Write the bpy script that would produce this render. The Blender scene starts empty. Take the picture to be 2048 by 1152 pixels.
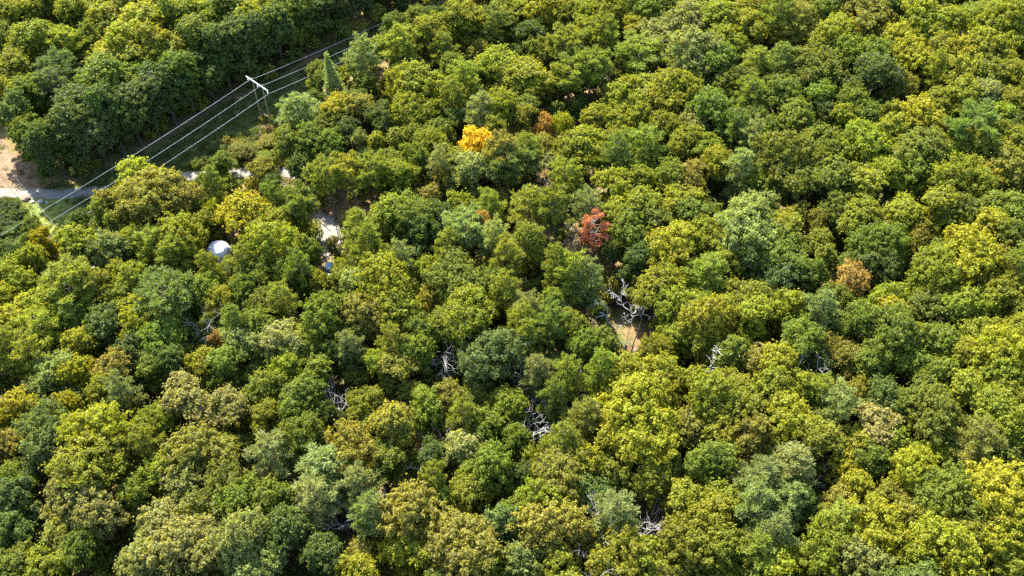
import bpy, math, random
import numpy as np
R = math.radians

# ------------------------------------------------------------------ camera, sky, sun, exposure
sc = bpy.context.scene
COL = sc.collection
CAM_Z, PITCH, FPX = 155.0, 48.0, 1950.0
cd = bpy.data.cameras.new('camera'); cam = bpy.data.objects.new('camera', cd); COL.objects.link(cam)
cam.location = (0, 0, CAM_Z); cam.rotation_euler = (R(90 - PITCH), 0, 0)
cd.sensor_width = 36.0; cd.lens = 36.0 * FPX / 2048.0; cd.clip_start = 1.0; cd.clip_end = 9000.0
sc.camera = cam

SUN_EL, SUN_AZ = 49.0, -29.0            # degrees; azimuth from +Y (straight ahead), negative = to the left
w = bpy.data.worlds.new('World'); sc.world = w; w.use_nodes = True
nt = w.node_tree; bg = nt.nodes['Background']
sky = nt.nodes.new('ShaderNodeTexSky'); sky.sky_type = 'NISHITA'; sky.sun_disc = False
sky.sun_elevation = R(SUN_EL); sky.sun_rotation = R(SUN_AZ)
nt.links.new(sky.outputs[0], bg.inputs[0]); bg.inputs[1].default_value = 0.15
sl = bpy.data.lights.new('sun', 'SUN'); sun = bpy.data.objects.new('sun', sl); COL.objects.link(sun)
sl.energy = 4.8; sl.angle = R(0.5); sl.color = (1.0, 0.95, 0.84)
sun.location = (-60, 120, 200)
sun.rotation_euler = (R(90 - SUN_EL), 0, R(180 - SUN_AZ))
sc.view_settings.view_transform = 'Standard'; sc.view_settings.look = 'None'
sc.view_settings.exposure = 2.4; sc.view_settings.gamma = 1.0; sc.view_settings.use_curve_mapping = False
cy = sc.cycles
cy.max_bounces = 5; cy.diffuse_bounces = 3; cy.glossy_bounces = 2; cy.transmission_bounces = 3
cy.transparent_max_bounces = 4; cy.volume_bounces = 0; cy.use_denoising = False
cy.caustics_reflective = False; cy.caustics_refractive = False

# ------------------------------------------------------------------ terrain and picking
def sstep(t):
    t = np.clip(t, 0, 1); return t * t * (3 - 2 * t)
def ground(x, y):
    x = np.asarray(x, float); y = np.asarray(y, float)
    h = 15.0 * sstep((x - 5) / 150.0) - 7.0 * sstep((-x - 10) / 90.0)
    h = h + 0.05 * np.clip(y - 150, 0, 400) * sstep((x + 10) / 120.0)
    h = h + 0.9 * np.sin(x * 0.045 + 1.3) * np.cos(y * 0.038 + 0.4) + 0.45 * np.sin(x * 0.11 - y * 0.09)
    return h
_s, _c = math.sin(R(PITCH)), math.cos(R(PITCH))
def pix(px, py, dz=0.0):
    """world point that stands dz above the ground where the line of sight of that pixel of the photograph meets it"""
    u, v = (px - 1024) / FPX, (576 - py) / FPX
    d = np.array([u, _c + v * _s, -_s + v * _c])
    t = 200.0
    for _ in range(30):
        p = d * t; t += (CAM_Z + p[2] - (float(ground(p[0], p[1])) + dz)) / (-d[2]) * 0.8
    p = d * t
    return np.array([p[0], p[1], float(ground(p[0], p[1]))]), t
def flat(px, py, z):
    u, v = (px - 1024) / FPX, (576 - py) / FPX
    d = np.array([u, _c + v * _s, -_s + v * _c]); t = (z - CAM_Z) / d[2]
    return np.array([d[0] * t, d[1] * t, z])

# ------------------------------------------------------------------ helpers
def new_mesh(name, V, F):
    V = np.asarray(V, np.float32); m = bpy.data.meshes.new(name)
    if isinstance(F, np.ndarray):
        k = F.shape[1]; n = F.shape[0]
        m.vertices.add(len(V)); m.vertices.foreach_set('co', V.ravel())
        m.loops.add(n * k); m.loops.foreach_set('vertex_index', F.astype(np.int32).ravel())
        m.polygons.add(n); m.polygons.foreach_set('loop_start', np.arange(0, n * k, k, dtype=np.int32))
        m.update(calc_edges=True)
    else:
        m.from_pydata([tuple(map(float, v)) for v in V], [], F); m.update()
    return m
def link(name, data, parent=None, mat=None):
    o = bpy.data.objects.new(name, data); COL.objects.link(o)
    if parent is not None: o.parent = parent
    if mat is not None and data is not None and not data.materials: data.materials.append(mat)
    return o
def tag(o, label=None, cat=None, group=None, kind=None):
    if label: o['label'] = label
    if cat: o['category'] = cat
    if group: o['group'] = group
    if kind: o['kind'] = kind
    return o
def empty(name, loc, rz=0.0, sc_=None):
    o = bpy.data.objects.new(name, None); COL.objects.link(o); o.location = tuple(map(float, loc)); o.rotation_euler = (0, 0, rz)
    o.empty_display_size = 0.5
    if sc_ is not None: o.scale = sc_
    return o
class MB:
    """collects shapes into one mesh"""
    def __init__(s): s.v = []; s.f = []
    def add(s, V, F):
        b = len(s.v); s.v += [tuple(map(float, p)) for p in V]; s.f += [tuple(i + b for i in f) for f in F]; return s
    def box(s, a, b, taper=0.0):
        (x0, y0, z0), (x1, y1, z1) = a, b; t = taper
        V = [(x0, y0, z0), (x1, y0, z0), (x1, y1, z0), (x0, y1, z0), (x0 + t, y0 + t, z1), (x1 - t, y0 + t, z1), (x1 - t, y1 - t, z1), (x0 + t, y1 - t, z1)]
        return s.add(V, [(3, 2, 1, 0), (4, 5, 6, 7), (0, 1, 5, 4), (1, 2, 6, 5), (2, 3, 7, 6), (3, 0, 4, 7)])
    def tube(s, P, rad, n=6, cap=True):
        P = [np.asarray(p, float) for p in P]
        if np.isscalar(rad): rad = [rad] * len(P)
        V = []; up = np.array([0.13, 0.27, 0.95])
        for i, p in enumerate(P):
            d = P[min(i + 1, len(P) - 1)] - P[max(i - 1, 0)]; d = d / (np.linalg.norm(d) + 1e-9)
            a = np.cross(d, up)
            if np.linalg.norm(a) < 0.1: a = np.cross(d, [1, 0, 0])
            a /= np.linalg.norm(a); b = np.cross(d, a)
            for k in range(n):
                t = 2 * math.pi * k / n; V.append(p + rad[i] * (math.cos(t) * a + math.sin(t) * b))
        F = []
        for i in range(len(P) - 1):
            for k in range(n):
                F.append((i * n + k, i * n + (k + 1) % n, (i + 1) * n + (k + 1) % n, (i + 1) * n + k))
        if cap: F += [tuple(range(n - 1, -1, -1)), tuple(range((len(P) - 1) * n, len(P) * n))]
        return s.add(V, F)
    def mesh(s, name): return new_mesh(name, s.v, s.f)
    def build(s, name, mat, parent=None): return link(name, s.mesh(name), parent, mat)

# ------------------------------------------------------------------ materials
def mat_base(name):
    m = bpy.data.materials.new(name); m.use_nodes = True; t = m.node_tree
    for n in list(t.nodes): t.nodes.remove(n)
    return m, t, t.nodes.new('ShaderNodeOutputMaterial')
def node(t, typ, ins=None, **kw):
    n = t.nodes.new(typ)
    for k, v in kw.items(): setattr(n, k, v)
    for k, v in (ins or {}).items():
        if isinstance(v, bpy.types.NodeSocket): t.links.new(v, n.inputs[k])
        else: n.inputs[k].default_value = v
    return n
def ramp(t, fac, stops):
    n = t.nodes.new('ShaderNodeValToRGB'); t.links.new(fac, n.inputs[0]); e = n.color_ramp.elements
    while len(e) < len(stops): e.new(0.5)
    for i, (p, c) in enumerate(stops): e[i].position = p; e[i].color = (*c, 1)
    return n.outputs[0]
def leaf_material(name, trans=0.42, color_from='object', stops=None, gloss=0.012):
    m, t, out = mat_base(name)
    oi = node(t, 'ShaderNodeObjectInfo'); geo = node(t, 'ShaderNodeNewGeometry')
    base = oi.outputs['Color'] if color_from == 'object' else ramp(t, oi.outputs['Random'], stops)
    # every leaf spray its own tone, larger patches of the crown shift a little in hue
    hue = node(t, 'ShaderNodeMath', {0: geo.outputs['Random Per Island'], 1: 0.04}, operation='MULTIPLY')
    tc = node(t, 'ShaderNodeTexCoord')
    nz = node(t, 'ShaderNodeTexNoise', {'Vector': tc.outputs['Object'], 'Scale': 0.35, 'Detail': 2.0})
    hue2 = node(t, 'ShaderNodeMath', {0: nz.outputs['Fac'], 1: 0.045, 2: 0.46}, operation='MULTIPLY_ADD')
    hsum = node(t, 'ShaderNodeMath', {0: hue.outputs[0], 1: hue2.outputs[0]}, operation='ADD')
    val = node(t, 'ShaderNodeMath', {0: geo.outputs['Random Per Island'], 1: 0.75, 2: 0.62}, operation='MULTIPLY_ADD')
    hs = node(t, 'ShaderNodeHueSaturation', {'Hue': hsum.outputs[0], 'Saturation': 1.0, 'Value': val.outputs[0], 'Color': base})
    dif = node(t, 'ShaderNodeBsdfDiffuse', {'Color': hs.outputs[0], 'Roughness': 0.5})
    tint = node(t, 'ShaderNodeMix', {6: hs.outputs[0], 7: (1.35, 1.2, 0.45, 1), 0: 1.0}, data_type='RGBA', blend_type='MULTIPLY')
    tr = node(t, 'ShaderNodeBsdfTranslucent', {'Color': tint.outputs[2]})
    mx = node(t, 'ShaderNodeMixShader', {0: trans, 1: dif.outputs[0], 2: tr.outputs[0]})
    gl = node(t, 'ShaderNodeBsdfGlossy', {'Color': (0.9, 0.95, 1, 1), 'Roughness': 0.7})
    mg = node(t, 'ShaderNodeMixShader', {0: gloss, 1: mx.outputs[0], 2: gl.outputs[0]})
    t.links.new(mg.outputs[0], out.inputs[0]); return m
def rough_material(name, stops, scale=1.0, detail=6.0, rough=0.9, bump=0.3, coord='Object', dist=0.1, spec=0.2, vec_scale=None):
    m, t, out = mat_base(name)
    tc = node(t, 'ShaderNodeTexCoord'); vec = tc.outputs[coord]
    if vec_scale: vec = node(t, 'ShaderNodeMapping', {'Vector': vec, 'Scale': vec_scale}).outputs[0]
    n1 = node(t, 'ShaderNodeTexNoise', {'Vector': vec, 'Scale': scale, 'Detail': detail, 'Roughness': 0.65})
    c = ramp(t, n1.outputs['Fac'], stops)
    n2 = node(t, 'ShaderNodeTexNoise', {'Vector': vec, 'Scale': scale * 6, 'Detail': 4.0})
    b = node(t, 'ShaderNodeBump', {'Height': n2.outputs['Fac'], 'Strength': bump, 'Distance': dist})
    p = node(t, 'ShaderNodeBsdfPrincipled', {'Base Color': c, 'Roughness': rough, 'Normal': b.outputs[0]})
    p.inputs['Specular IOR Level'].default_value = spec
    t.links.new(p.outputs[0], out.inputs[0]); return m

M = {}
M['leaf'] = leaf_material('leaf', 0.45)
M['needle'] = leaf_material('needle', 0.42, gloss=0.012)
M['scrub'] = leaf_material('scrub_leaf', 0.4, 'random', [(0.0, (0.05, 0.09, 0.016)), (0.35, (0.09, 0.13, 0.018)), (0.6, (0.15, 0.16, 0.02)), (0.8, (0.19, 0.15, 0.03)), (0.95, (0.2, 0.09, 0.035))])
M['understory'] = leaf_material('understory_leaf', 0.4, 'random', [(0.0, (0.075, 0.105, 0.018)), (0.4, (0.125, 0.155, 0.018)), (0.8, (0.185, 0.195, 0.018)), (1.0, (0.22, 0.19, 0.03))])
M['grass'] = leaf_material('grass_blade', 0.35, 'random', [(0.0, (0.07, 0.11, 0.025)), (0.5, (0.12, 0.15, 0.03)), (1.0, (0.2, 0.19, 0.06))])
M['bark'] = rough_material('bark', [(0.3, (0.05, 0.04, 0.03)), (0.7, (0.14, 0.115, 0.09))], 3.0, vec_scale=(1, 1, 0.2), bump=0.6)
M['pine_bark'] = rough_material('pine_bark', [(0.3, (0.045, 0.035, 0.03)), (0.7, (0.13, 0.095, 0.07))], 3.0, vec_scale=(1, 1, 0.25), bump=0.6)
M['deadwood'] = rough_material('weathered_deadwood', [(0.25, (0.22, 0.205, 0.19)), (0.75, (0.46, 0.44, 0.41))], 2.0, vec_scale=(1, 1, 0.3), bump=0.4)
M['dead_bark'] = rough_material('dead_bark', [(0.3, (0.06, 0.05, 0.04)), (0.7, (0.15, 0.13, 0.11))], 2.0, vec_scale=(1, 1, 0.3), bump=0.5)
M['gravel'] = rough_material('gravel', [(0.3, (0.11, 0.1, 0.083)), (0.55, (0.17, 0.156, 0.132)), (0.75, (0.225, 0.21, 0.182))], 0.9, bump=0.5)
M['earth'] = rough_material('bare_earth', [(0.25, (0.06, 0.04, 0.022)), (0.5, (0.13, 0.088, 0.05)), (0.75, (0.18, 0.135, 0.09))], 0.6, bump=0.7)
M['litter'] = rough_material('leaf_litter', [(0.25, (0.045, 0.026, 0.013)), (0.5, (0.1, 0.056, 0.026)), (0.75, (0.15, 0.095, 0.05))], 1.3, bump=0.7)
M['lawn'] = rough_material('lawn', [(0.3, (0.07, 0.1, 0.02)), (0.7, (0.16, 0.17, 0.03))], 0.5, bump=0.5)
M['corridor'] = rough_material('corridor_turf', [(0.3, (0.05, 0.07, 0.02)), (0.5, (0.09, 0.11, 0.03)), (0.75, (0.15, 0.14, 0.05))], 0.35, bump=0.6)
M['pole'] = rough_material('pole_timber', [(0.3, (0.16, 0.11, 0.055)), (0.7, (0.32, 0.24, 0.13))], 2.0, vec_scale=(1, 1, 0.15))
M['arm'] = rough_material('galvanised_arm', [(0.3, (0.22, 0.22, 0.22)), (0.7, (0.34, 0.34, 0.34))], 2.0, rough=0.55, bump=0.1, spec=0.5)
M['insul'] = rough_material('insulator_glaze', [(0.3, (0.45, 0.46, 0.48)), (0.7, (0.65, 0.66, 0.68))], 2.0, rough=0.3, bump=0.0, spec=0.5)
M['wire'] = rough_material('aluminium_wire', [(0.3, (0.25, 0.25, 0.27)), (0.7, (0.35, 0.35, 0.37))], 1.0, rough=0.5, bump=0.0, spec=0.5)
M['cable'] = rough_material('weathered_cable', [(0.3, (0.05, 0.05, 0.05)), (0.7, (0.1, 0.1, 0.1))], 1.0, rough=0.5, bump=0.0)
M['rock'] = rough_material('pale_rock', [(0.3, (0.2, 0.19, 0.17)), (0.7, (0.4, 0.385, 0.36))], 1.2, bump=0.6)
M['brownrock'] = rough_material('brown_rock', [(0.3, (0.14, 0.1, 0.07)), (0.7, (0.28, 0.21, 0.15))], 1.2, bump=0.6)
M['canvas'] = rough_material('white_canvas', [(0.3, (0.48, 0.47, 0.46)), (0.7, (0.72, 0.72, 0.72))], 0.8, rough=0.7, bump=0.15)
M['roofmetal'] = rough_material('pale_metal_roof', [(0.3, (0.25, 0.24, 0.23)), (0.7, (0.36, 0.355, 0.35))], 0.7, rough=0.5, bump=0.1, spec=0.4)
M['clad'] = rough_material('timber_cladding', [(0.3, (0.2, 0.16, 0.12)), (0.7, (0.36, 0.3, 0.23))], 1.5)
def simple(name, col, rough=0.5, metal=0.0, coat=0.0):
    m, t, out = mat_base(name)
    tc = node(t, 'ShaderNodeTexCoord'); nz = node(t, 'ShaderNodeTexNoise', {'Vector': tc.outputs['Object'], 'Scale': 3.0, 'Detail': 4.0})
    c = ramp(t, nz.outputs['Fac'], [(0.3, tuple(x * 0.85 for x in col)), (0.7, col)])
    p = node(t, 'ShaderNodeBsdfPrincipled', {'Base Color': c, 'Roughness': rough, 'Metallic': metal})
    p.inputs['Coat Weight'].default_value = coat
    t.links.new(p.outputs[0], out.inputs[0]); return m
M['carpaint'] = simple('teal_paint', (0.03, 0.16, 0.24), 0.35, 0.2, 0.8)
M['glass'] = simple('dark_glass', (0.03, 0.04, 0.05), 0.08)
M['tyre'] = simple('tyre_rubber', (0.02, 0.02, 0.02), 0.85)
M['rim'] = simple('wheel_alloy', (0.5, 0.5, 0.52), 0.35, 0.8)
M['lamp'] = simple('lamp_plastic', (0.7, 0.7, 0.68), 0.15)
M['redlamp'] = simple('tail_lamp', (0.4, 0.02, 0.02), 0.2)

# forest floor: leaf litter, soil and moss
def floor_material():
    m, t, out = mat_base('forest_floor')
    tc = node(t, 'ShaderNodeTexCoord')
    n1 = node(t, 'ShaderNodeTexNoise', {'Vector': tc.outputs['Object'], 'Scale': 0.12, 'Detail': 8.0, 'Roughness': 0.7})
    n2 = node(t, 'ShaderNodeTexNoise', {'Vector': tc.outputs['Object'], 'Scale': 2.2, 'Detail': 6.0, 'Roughness': 0.75})
    litter = ramp(t, n2.outputs['Fac'], [(0.3, (0.07, 0.045, 0.025)), (0.5, (0.17, 0.105, 0.055)), (0.7, (0.27, 0.19, 0.11))])
    moss = ramp(t, n2.outputs['Fac'], [(0.3, (0.035, 0.055, 0.015)), (0.7, (0.11, 0.125, 0.035))])
    k = ramp(t, n1.outputs['Fac'], [(0.42, (0, 0, 0)), (0.6, (1, 1, 1))])
    c = node(t, 'ShaderNodeMix', {0: k, 6: litter, 7: moss}, data_type='RGBA')
    b = node(t, 'ShaderNodeBump', {'Height': n2.outputs['Fac'], 'Strength': 0.8, 'Distance': 0.2})
    d = node(t, 'ShaderNodeBsdfDiffuse', {'Color': c.outputs[2], 'Normal': b.outputs[0]})
    t.links.new(d.outputs[0], out.inputs[0]); return m
M['floor'] = floor_material()

# ------------------------------------------------------------------ the setting
def axis(lo, hi, step, far):
    core = list(np.arange(lo, hi + 0.1, step)); out = []; d = step
    a = []; p = lo
    while p > -far: d *= 1.5; p -= d; a.append(p)
    b = []; p = hi; d = step
    while p < far: d *= 1.5; p += d; b.append(p)
    return np.array(a[::-1] + core + b)
gx, gy = axis(-230, 230, 2.5, 3500), axis(20, 340, 2.5, 3500)
X, Y = np.meshgrid(gx, gy, indexing='ij')
far = np.clip((np.hypot(X, Y - 180) - 260) / 200, 0, 1)
Z = ground(np.clip(X, -260, 260), np.clip(Y, 0, 380))
V = np.stack([X, Y, Z], -1).reshape(-1, 3); ny = len(gy)
I = (np.arange(len(gx) - 1)[:, None] * ny + np.arange(ny - 1)[None]).ravel()
g = link('ground', new_mesh('ground', V, np.stack([I, I + ny, I + ny + 1, I + 1], 1)), None, M['floor'])
g.data.polygons.foreach_set('use_smooth', [True] * len(g.data.polygons)); tag(g, kind='structure')

def inside(poly, x, y):
    poly = np.asarray(poly); x = np.asarray(x); y = np.asarray(y); r = np.zeros(x.shape, bool); j = len(poly) - 1
    for i in range(len(poly)):
        xi, yi = poly[i]; xj, yj = poly[j]
        r ^= ((yi > y) != (yj > y)) & (x < (xj - xi) * (y - yi) / (yj - yi + 1e-12) + xi); j = i
    return r
def gpoly(pts): return [tuple(pix(*p)[0][:2]) for p in pts]
def wavy(poly, amp, seed, n=6):
    rng = np.random.default_rng(seed); P = np.array(poly); out = []
    for i in range(len(P)):
        a, b = P[i], P[(i + 1) % len(P)]; d = b - a; nrm = np.array([-d[1], d[0]]) / (np.linalg.norm(d) + 1e-9)
        for k in range(n): out.append(a + d * k / n + nrm * rng.uniform(-amp, amp))
    return out
def patch(name, poly, mat, lift, cell=0.6):
    P = np.array(poly); lo, hi = P.min(0), P.max(0)
    xs = np.arange(lo[0], hi[0], cell); ys = np.arange(lo[1], hi[1], cell)
    A, B = np.meshgrid(xs, ys, indexing='ij'); k = inside(poly, A + cell / 2, B + cell / 2)
    V = np.stack([A, B, ground(A, B) + lift], -1); idx = -np.ones(A.shape, int); F = []; vs = []
    def vid(i, j):
        x, y = xs[0] + i * cell, ys[0] + j * cell; key = (i, j)
        if key not in seen: seen[key] = len(vs); vs.append((x, y, float(ground(x, y)) + lift))
        return seen[key]
    seen = {}
    for i, j in zip(*np.nonzero(k)): F.append((vid(i, j), vid(i + 1, j), vid(i + 1, j + 1), vid(i, j + 1)))
    o = link(name, new_mesh(name, vs, F), None, mat); tag(o, kind='structure'); return o
def spline(P, n=10):
    P = [np.asarray(p, float) for p in P]; P = [2 * P[0] - P[1]] + P + [2 * P[-1] - P[-2]]; out = []
    for i in range(1, len(P) - 2):
        for k in range(n):
            t = k / n; a, b, c, d = P[i - 1], P[i], P[i + 1], P[i + 2]
            out.append(0.5 * ((2 * b) + (c - a) * t + (2 * a - 5 * b + 4 * c - d) * t * t + (3 * b - a - 3 * c + d) * t ** 3))
    out.append(P[-2]); return np.array(out)
def ribbon(name, line, width, mat, lift, seed):
    rng = np.random.default_rng(seed); L = np.asarray(line); V = []; F = []; m = 7
    for i, p in enumerate(L):
        d = L[min(i + 1, len(L) - 1)] - L[max(i - 1, 0)]; d /= np.linalg.norm(d) + 1e-9; nrm = np.array([-d[1], d[0]])
        wl, wr = width / 2 + rng.uniform(-0.22, 0.22), width / 2 + rng.uniform(-0.22, 0.22)
        for k in range(m):
            f = k / (m - 1); off = -wl + (wl + wr) * f; q = p + nrm * off
            rut = -0.05 * math.exp(-((abs(off) - 0.85) / 0.3) ** 2) + 0.05 * math.exp(-(off / 0.35) ** 2)
            V.append((q[0], q[1], float(ground(*q)) + lift + rut))
    for i in range(len(L) - 1):
        for k in range(m - 1): a = i * m + k; F.append((a, a + m, a + m + 1, a + 1))
    o = link(name, new_mesh(name, V, F), None, mat); tag(o, kind='structure'); return o

road_px = [(-120, 392), (-40, 388), (30, 386), (105, 389), (170, 385), (235, 377), (290, 366), (340, 357), (410, 351), (475, 347), (540, 343), (585, 347), (600, 352)]
road_line = spline([pix(*p)[0][:2] for p in road_px], 14)
ribbon('gravel_road', road_line, 3.4, M['gravel'], 0.12, 3)
clearing = wavy(gpoly([(628, 432), (652, 425), (672, 445), (683, 470), (680, 490), (668, 500), (655, 520), (640, 505), (632, 482), (622, 458)]), 0.4, 5)
patch('gravel_clearing', clearing, M['gravel'], 0.07)
bank = wavy(gpoly([(-60, 262), (4, 282), (40, 322), (70, 350), (95, 376), (80, 380), (40, 378), (-60, 382)]), 0.7, 6)
patch('bare_earth_bank', bank, M['earth'], 0.06)
lawn = wavy(gpoly([(30, 394), (106, 395), (134, 390), (150, 420), (140, 455), (100, 470), (70, 440), (45, 415)]), 0.6, 7)
patch('lawn', lawn, M['lawn'], 0.09)
scars = [[(624, 212), (652, 196), (656, 212), (640, 228), (628, 226)], [(615, 184), (645, 174), (648, 184), (620, 194)],
         [(505, 262), (545, 240), (560, 252), (530, 272), (510, 276)], [(1290, 1035), (1315, 1030), (1325, 1090), (1340, 1120), (1318, 1125), (1300, 1080)],
         [(1240, 690), (1275, 690), (1285, 745), (1250, 760)], [(1215, 585), (1262, 585), (1265, 622), (1225, 620)], [(1075, 575), (1105, 570), (1108, 590), (1080, 592)]]
SC = [wavy(gpoly(q), 0.5, 20 + i) for i, q in enumerate(scars)]
for i, q in enumerate(SC): patch('bare_soil', q, M['litter'] if i > 2 else M['earth'], 0.05)

corridor = gpoly([(-320, 620), (30, 400), (95, 386), (150, 366), (217, 336), (290, 305), (440, 216), (510, 182), (700, 88), (880, -20), (960, -40), (925, 10), (840, 64), (770, 95), (700, 150), (620, 195), (560, 262), (470, 330), (400, 350), (330, 372), (230, 390), (150, 440), (80, 470), (-60, 570), (-320, 740)])
patch('corridor_ground', corridor, M['corridor'], 0.035, 1.2)
def ring(px, py, r): q = pix(px, py)[0]; return [(q[0] + r * math.cos(a), q[1] + r * math.sin(a)) for a in np.linspace(0, 6.28, 12)]
open_zone = [corridor, clearing, bank, lawn] + SC
# sunny brush beside the corridor and road
brush_zone = gpoly([(350, 330), (430, 275), (480, 250), (560, 235), (610, 200), (660, 190), (640, 230), (600, 300), (560, 330), (500, 345), (430, 342), (380, 340)])
brush2 = gpoly([(60, 420), (140, 410), (240, 395), (330, 378), (420, 360), (420, 420), (330, 450), (200, 470), (120, 490), (70, 480)])
gaps = [gpoly([(-320, 120), (-20, 215), (30, 275), (100, 378), (40, 385), (-320, 400)]), brush_zone, brush2, ring(1252, 705, 6.0), ring(1255, 665, 5.0), ring(433, 545, 5.0), ring(425, 575, 4.0), ring(655, 530, 5.0), ring(212, 585, 5.5), ring(660, 555, 4.0), ring(565, 352, 5.0), ring(1388, 785, 5.0), ring(1190, 540, 5.0), ring(870, 905, 4.0), ring(1310, 1030, 4.0), ring(1143, 212, 2.5)]

def near_line(line, x, y, d):
    L = np.asarray(line); return (np.min(np.hypot(L[:, 0][:, None] - np.ravel(x)[None], L[:, 1][:, None] - np.ravel(y)[None]), 0) < d).reshape(np.shape(x))

# ------------------------------------------------------------------ tree shapes
def unit(v): return v / (np.linalg.norm(v, axis=-1, keepdims=True) + 1e-9)
def leaf_quads(C, N, size, rng, aspect=0.62):
    """one folded leaf spray per centre, facing N"""
    n = len(C); N = unit(N); r = unit(rng.normal(size=(n, 3))); a = unit(np.cross(N, r)); b = np.cross(N, a)
    s = np.asarray(size).reshape(-1, 1) * np.ones((n, 1)); fold = N * s * 0.18
    V = np.stack([C - a * s - fold, C - b * s * aspect + fold, C + a * s - fold, C + b * s * aspect + fold], 1).reshape(-1, 3)
    return V, np.arange(n * 4).reshape(n, 4)
def ball_dirs(n, rng): return unit(rng.normal(size=(n, 3)))

def broadleaf(seed, Rr=5.0, H=18.0, low=6.0, nlobe=9, clumps=270, per=54, leaf=0.24, cr=(0.36, 0.86), column=False, airy=False):
    rng = np.random.default_rng(seed); cz, rz = (H + low) / 2, (H - low) / 2
    lob = [(np.array([rng.uniform(-.2, .2) * Rr, rng.uniform(-.2, .2) * Rr, cz + rng.uniform(0.2, 0.4) * rz]), rng.uniform(0.46, 0.58) * Rr)]
    for k in range(nlobe):
        a = 2 * math.pi * (k + rng.uniform(-.4, .4)) / nlobe * 1.62; q = rng.uniform(0.3, 0.78); zz = rng.uniform(-0.62, 0.55) - 0.25 * q
        if column: q = rng.uniform(0.2, 0.45); zz = -0.8 + 1.5 * k / nlobe
        lob.append((np.array([math.cos(a) * q * Rr, math.sin(a) * q * Rr, cz + zz * rz]), rng.uniform(0.24, 0.5) * Rr))
    cs, out = [], []
    tot = sum(r * r for _, r in lob)
    for c, r in lob:
        k = int(clumps * 1.35 * r * r / tot) + 3; d = ball_dirs(k, rng); d[:, 2] = np.where(d[:, 2] < -0.45, -d[:, 2], d[:, 2])
        p = c + d * r * rng.uniform(0.7, 1.28, (k, 1)) * np.array([1, 1, 0.92 if not column else 1.25])
        cs.append(p); out.append(d)
    cs, out = np.concatenate(cs), np.concatenate(out)
    keep = np.ones(len(cs), bool)
    for c, r in lob: keep &= np.linalg.norm((cs - c) / np.array([1, 1, .92 if not column else 1.25]), axis=1) > r * 0.66
    cs, out = cs[keep], out[keep]
    n = len(cs); rad = rng.uniform(*cr, n) * (Rr / 5.0)
    C, N = [], []
    for i in range(n):
        k = max(12, int(per * (rad[i] / 0.85) ** 2)); d = unit(rng.normal(size=(k, 3)) + 0.55 * out[i] + np.array([0, 0, 0.35]))
        rr = rng.uniform(0.55, 1.05, (k, 1)) ** 0.6
        C.append(cs[i] + d * rr * rad[i] * np.array([1, 1, 0.78])); N.append(d + 0.55 * rng.normal(size=(k, 3)))
    # a loose inner mass so the crown is not hollow
    k = int(n * per * 0.10); lob_i = rng.integers(0, len(lob), k)
    lc = np.array([l[0] for l in lob])[lob_i]; lr = np.array([l[1] for l in lob])[lob_i]
    C.append(lc + ball_dirs(k, rng) * (lr * rng.uniform(0.2, 0.7, k))[:, None]); N.append(rng.normal(size=(k, 3)))
    k = n * 5; i_ = rng.integers(0, n, k); C.append(cs[i_] + (out[i_] * rng.uniform(0.3, 1.0, (k, 1)) + rng.normal(size=(k, 3)) * 0.4) * rad[i_][:, None] * 1.3); N.append(out[i_] + rng.normal(size=(k, 3)) * 0.7)
    C, N = np.concatenate(C), np.concatenate(N)
    V, F = leaf_quads(C, N, rng.uniform(0.6, 1.4, len(C)) * leaf, rng)
    crown = new_mesh('crown', V, F); crown.materials.append(M['leaf'])
    tk = MB(); lean = np.array([rng.uniform(-.4, .4), rng.uniform(-.4, .4), 0]); top = cz + 0.1 * rz
    P = [np.array([0, 0, -0.6]), np.array([0, 0, 0.4]), lean * 0.3 + [0, 0, low * 0.6], lean * 0.7 + [0, 0, low + 1.0], lean + [0, 0, top]]
    tk.tube(P, [0.42, 0.33, 0.27, 0.22, 0.09], 8); trunk = tk.mesh('trunk'); trunk.materials.append(M['bark'])
    br = MB(); zz0 = []
    for c, r in lob:
        z0 = min(rng.uniform(low * 0.75, low + 0.45 * rz), c[2] - 0.5); s = np.array([np.interp(z0, [q[2] for q in P], [q[j] for q in P]) for j in range(3)]); mid = (s + c) / 2 + np.array([0, 0, -0.25]) + rng.normal(size=3) * 0.25
        br.tube([s, mid, c], [0.15, 0.10, 0.05], 6)
        if c[2] > z0: zz0.append(z0)
        for _ in range(4):
            e = c + ball_dirs(1, rng)[0] * r * 0.8; br.tube([mid * 0.4 + c * 0.6, (mid + e) / 2 * 0.2 + e * 0.8 * 0.5 + c * 0.4, e], [0.06, 0.04, 0.015], 4)
    ax = [np.array([np.interp(z_, [q[2] for q in P], [q[j] for q in P]) for j in range(3)]) for z_ in np.linspace(min(zz0), max(zz0) + 0.1, 5)]; br.tube(ax, 0.07, 5)
    limbs = br.mesh('limbs'); limbs.materials.append(M['bark'])
    return dict(R=Rr, H=H, low=low, trunk=trunk, limbs=limbs, crown=crown)

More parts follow.
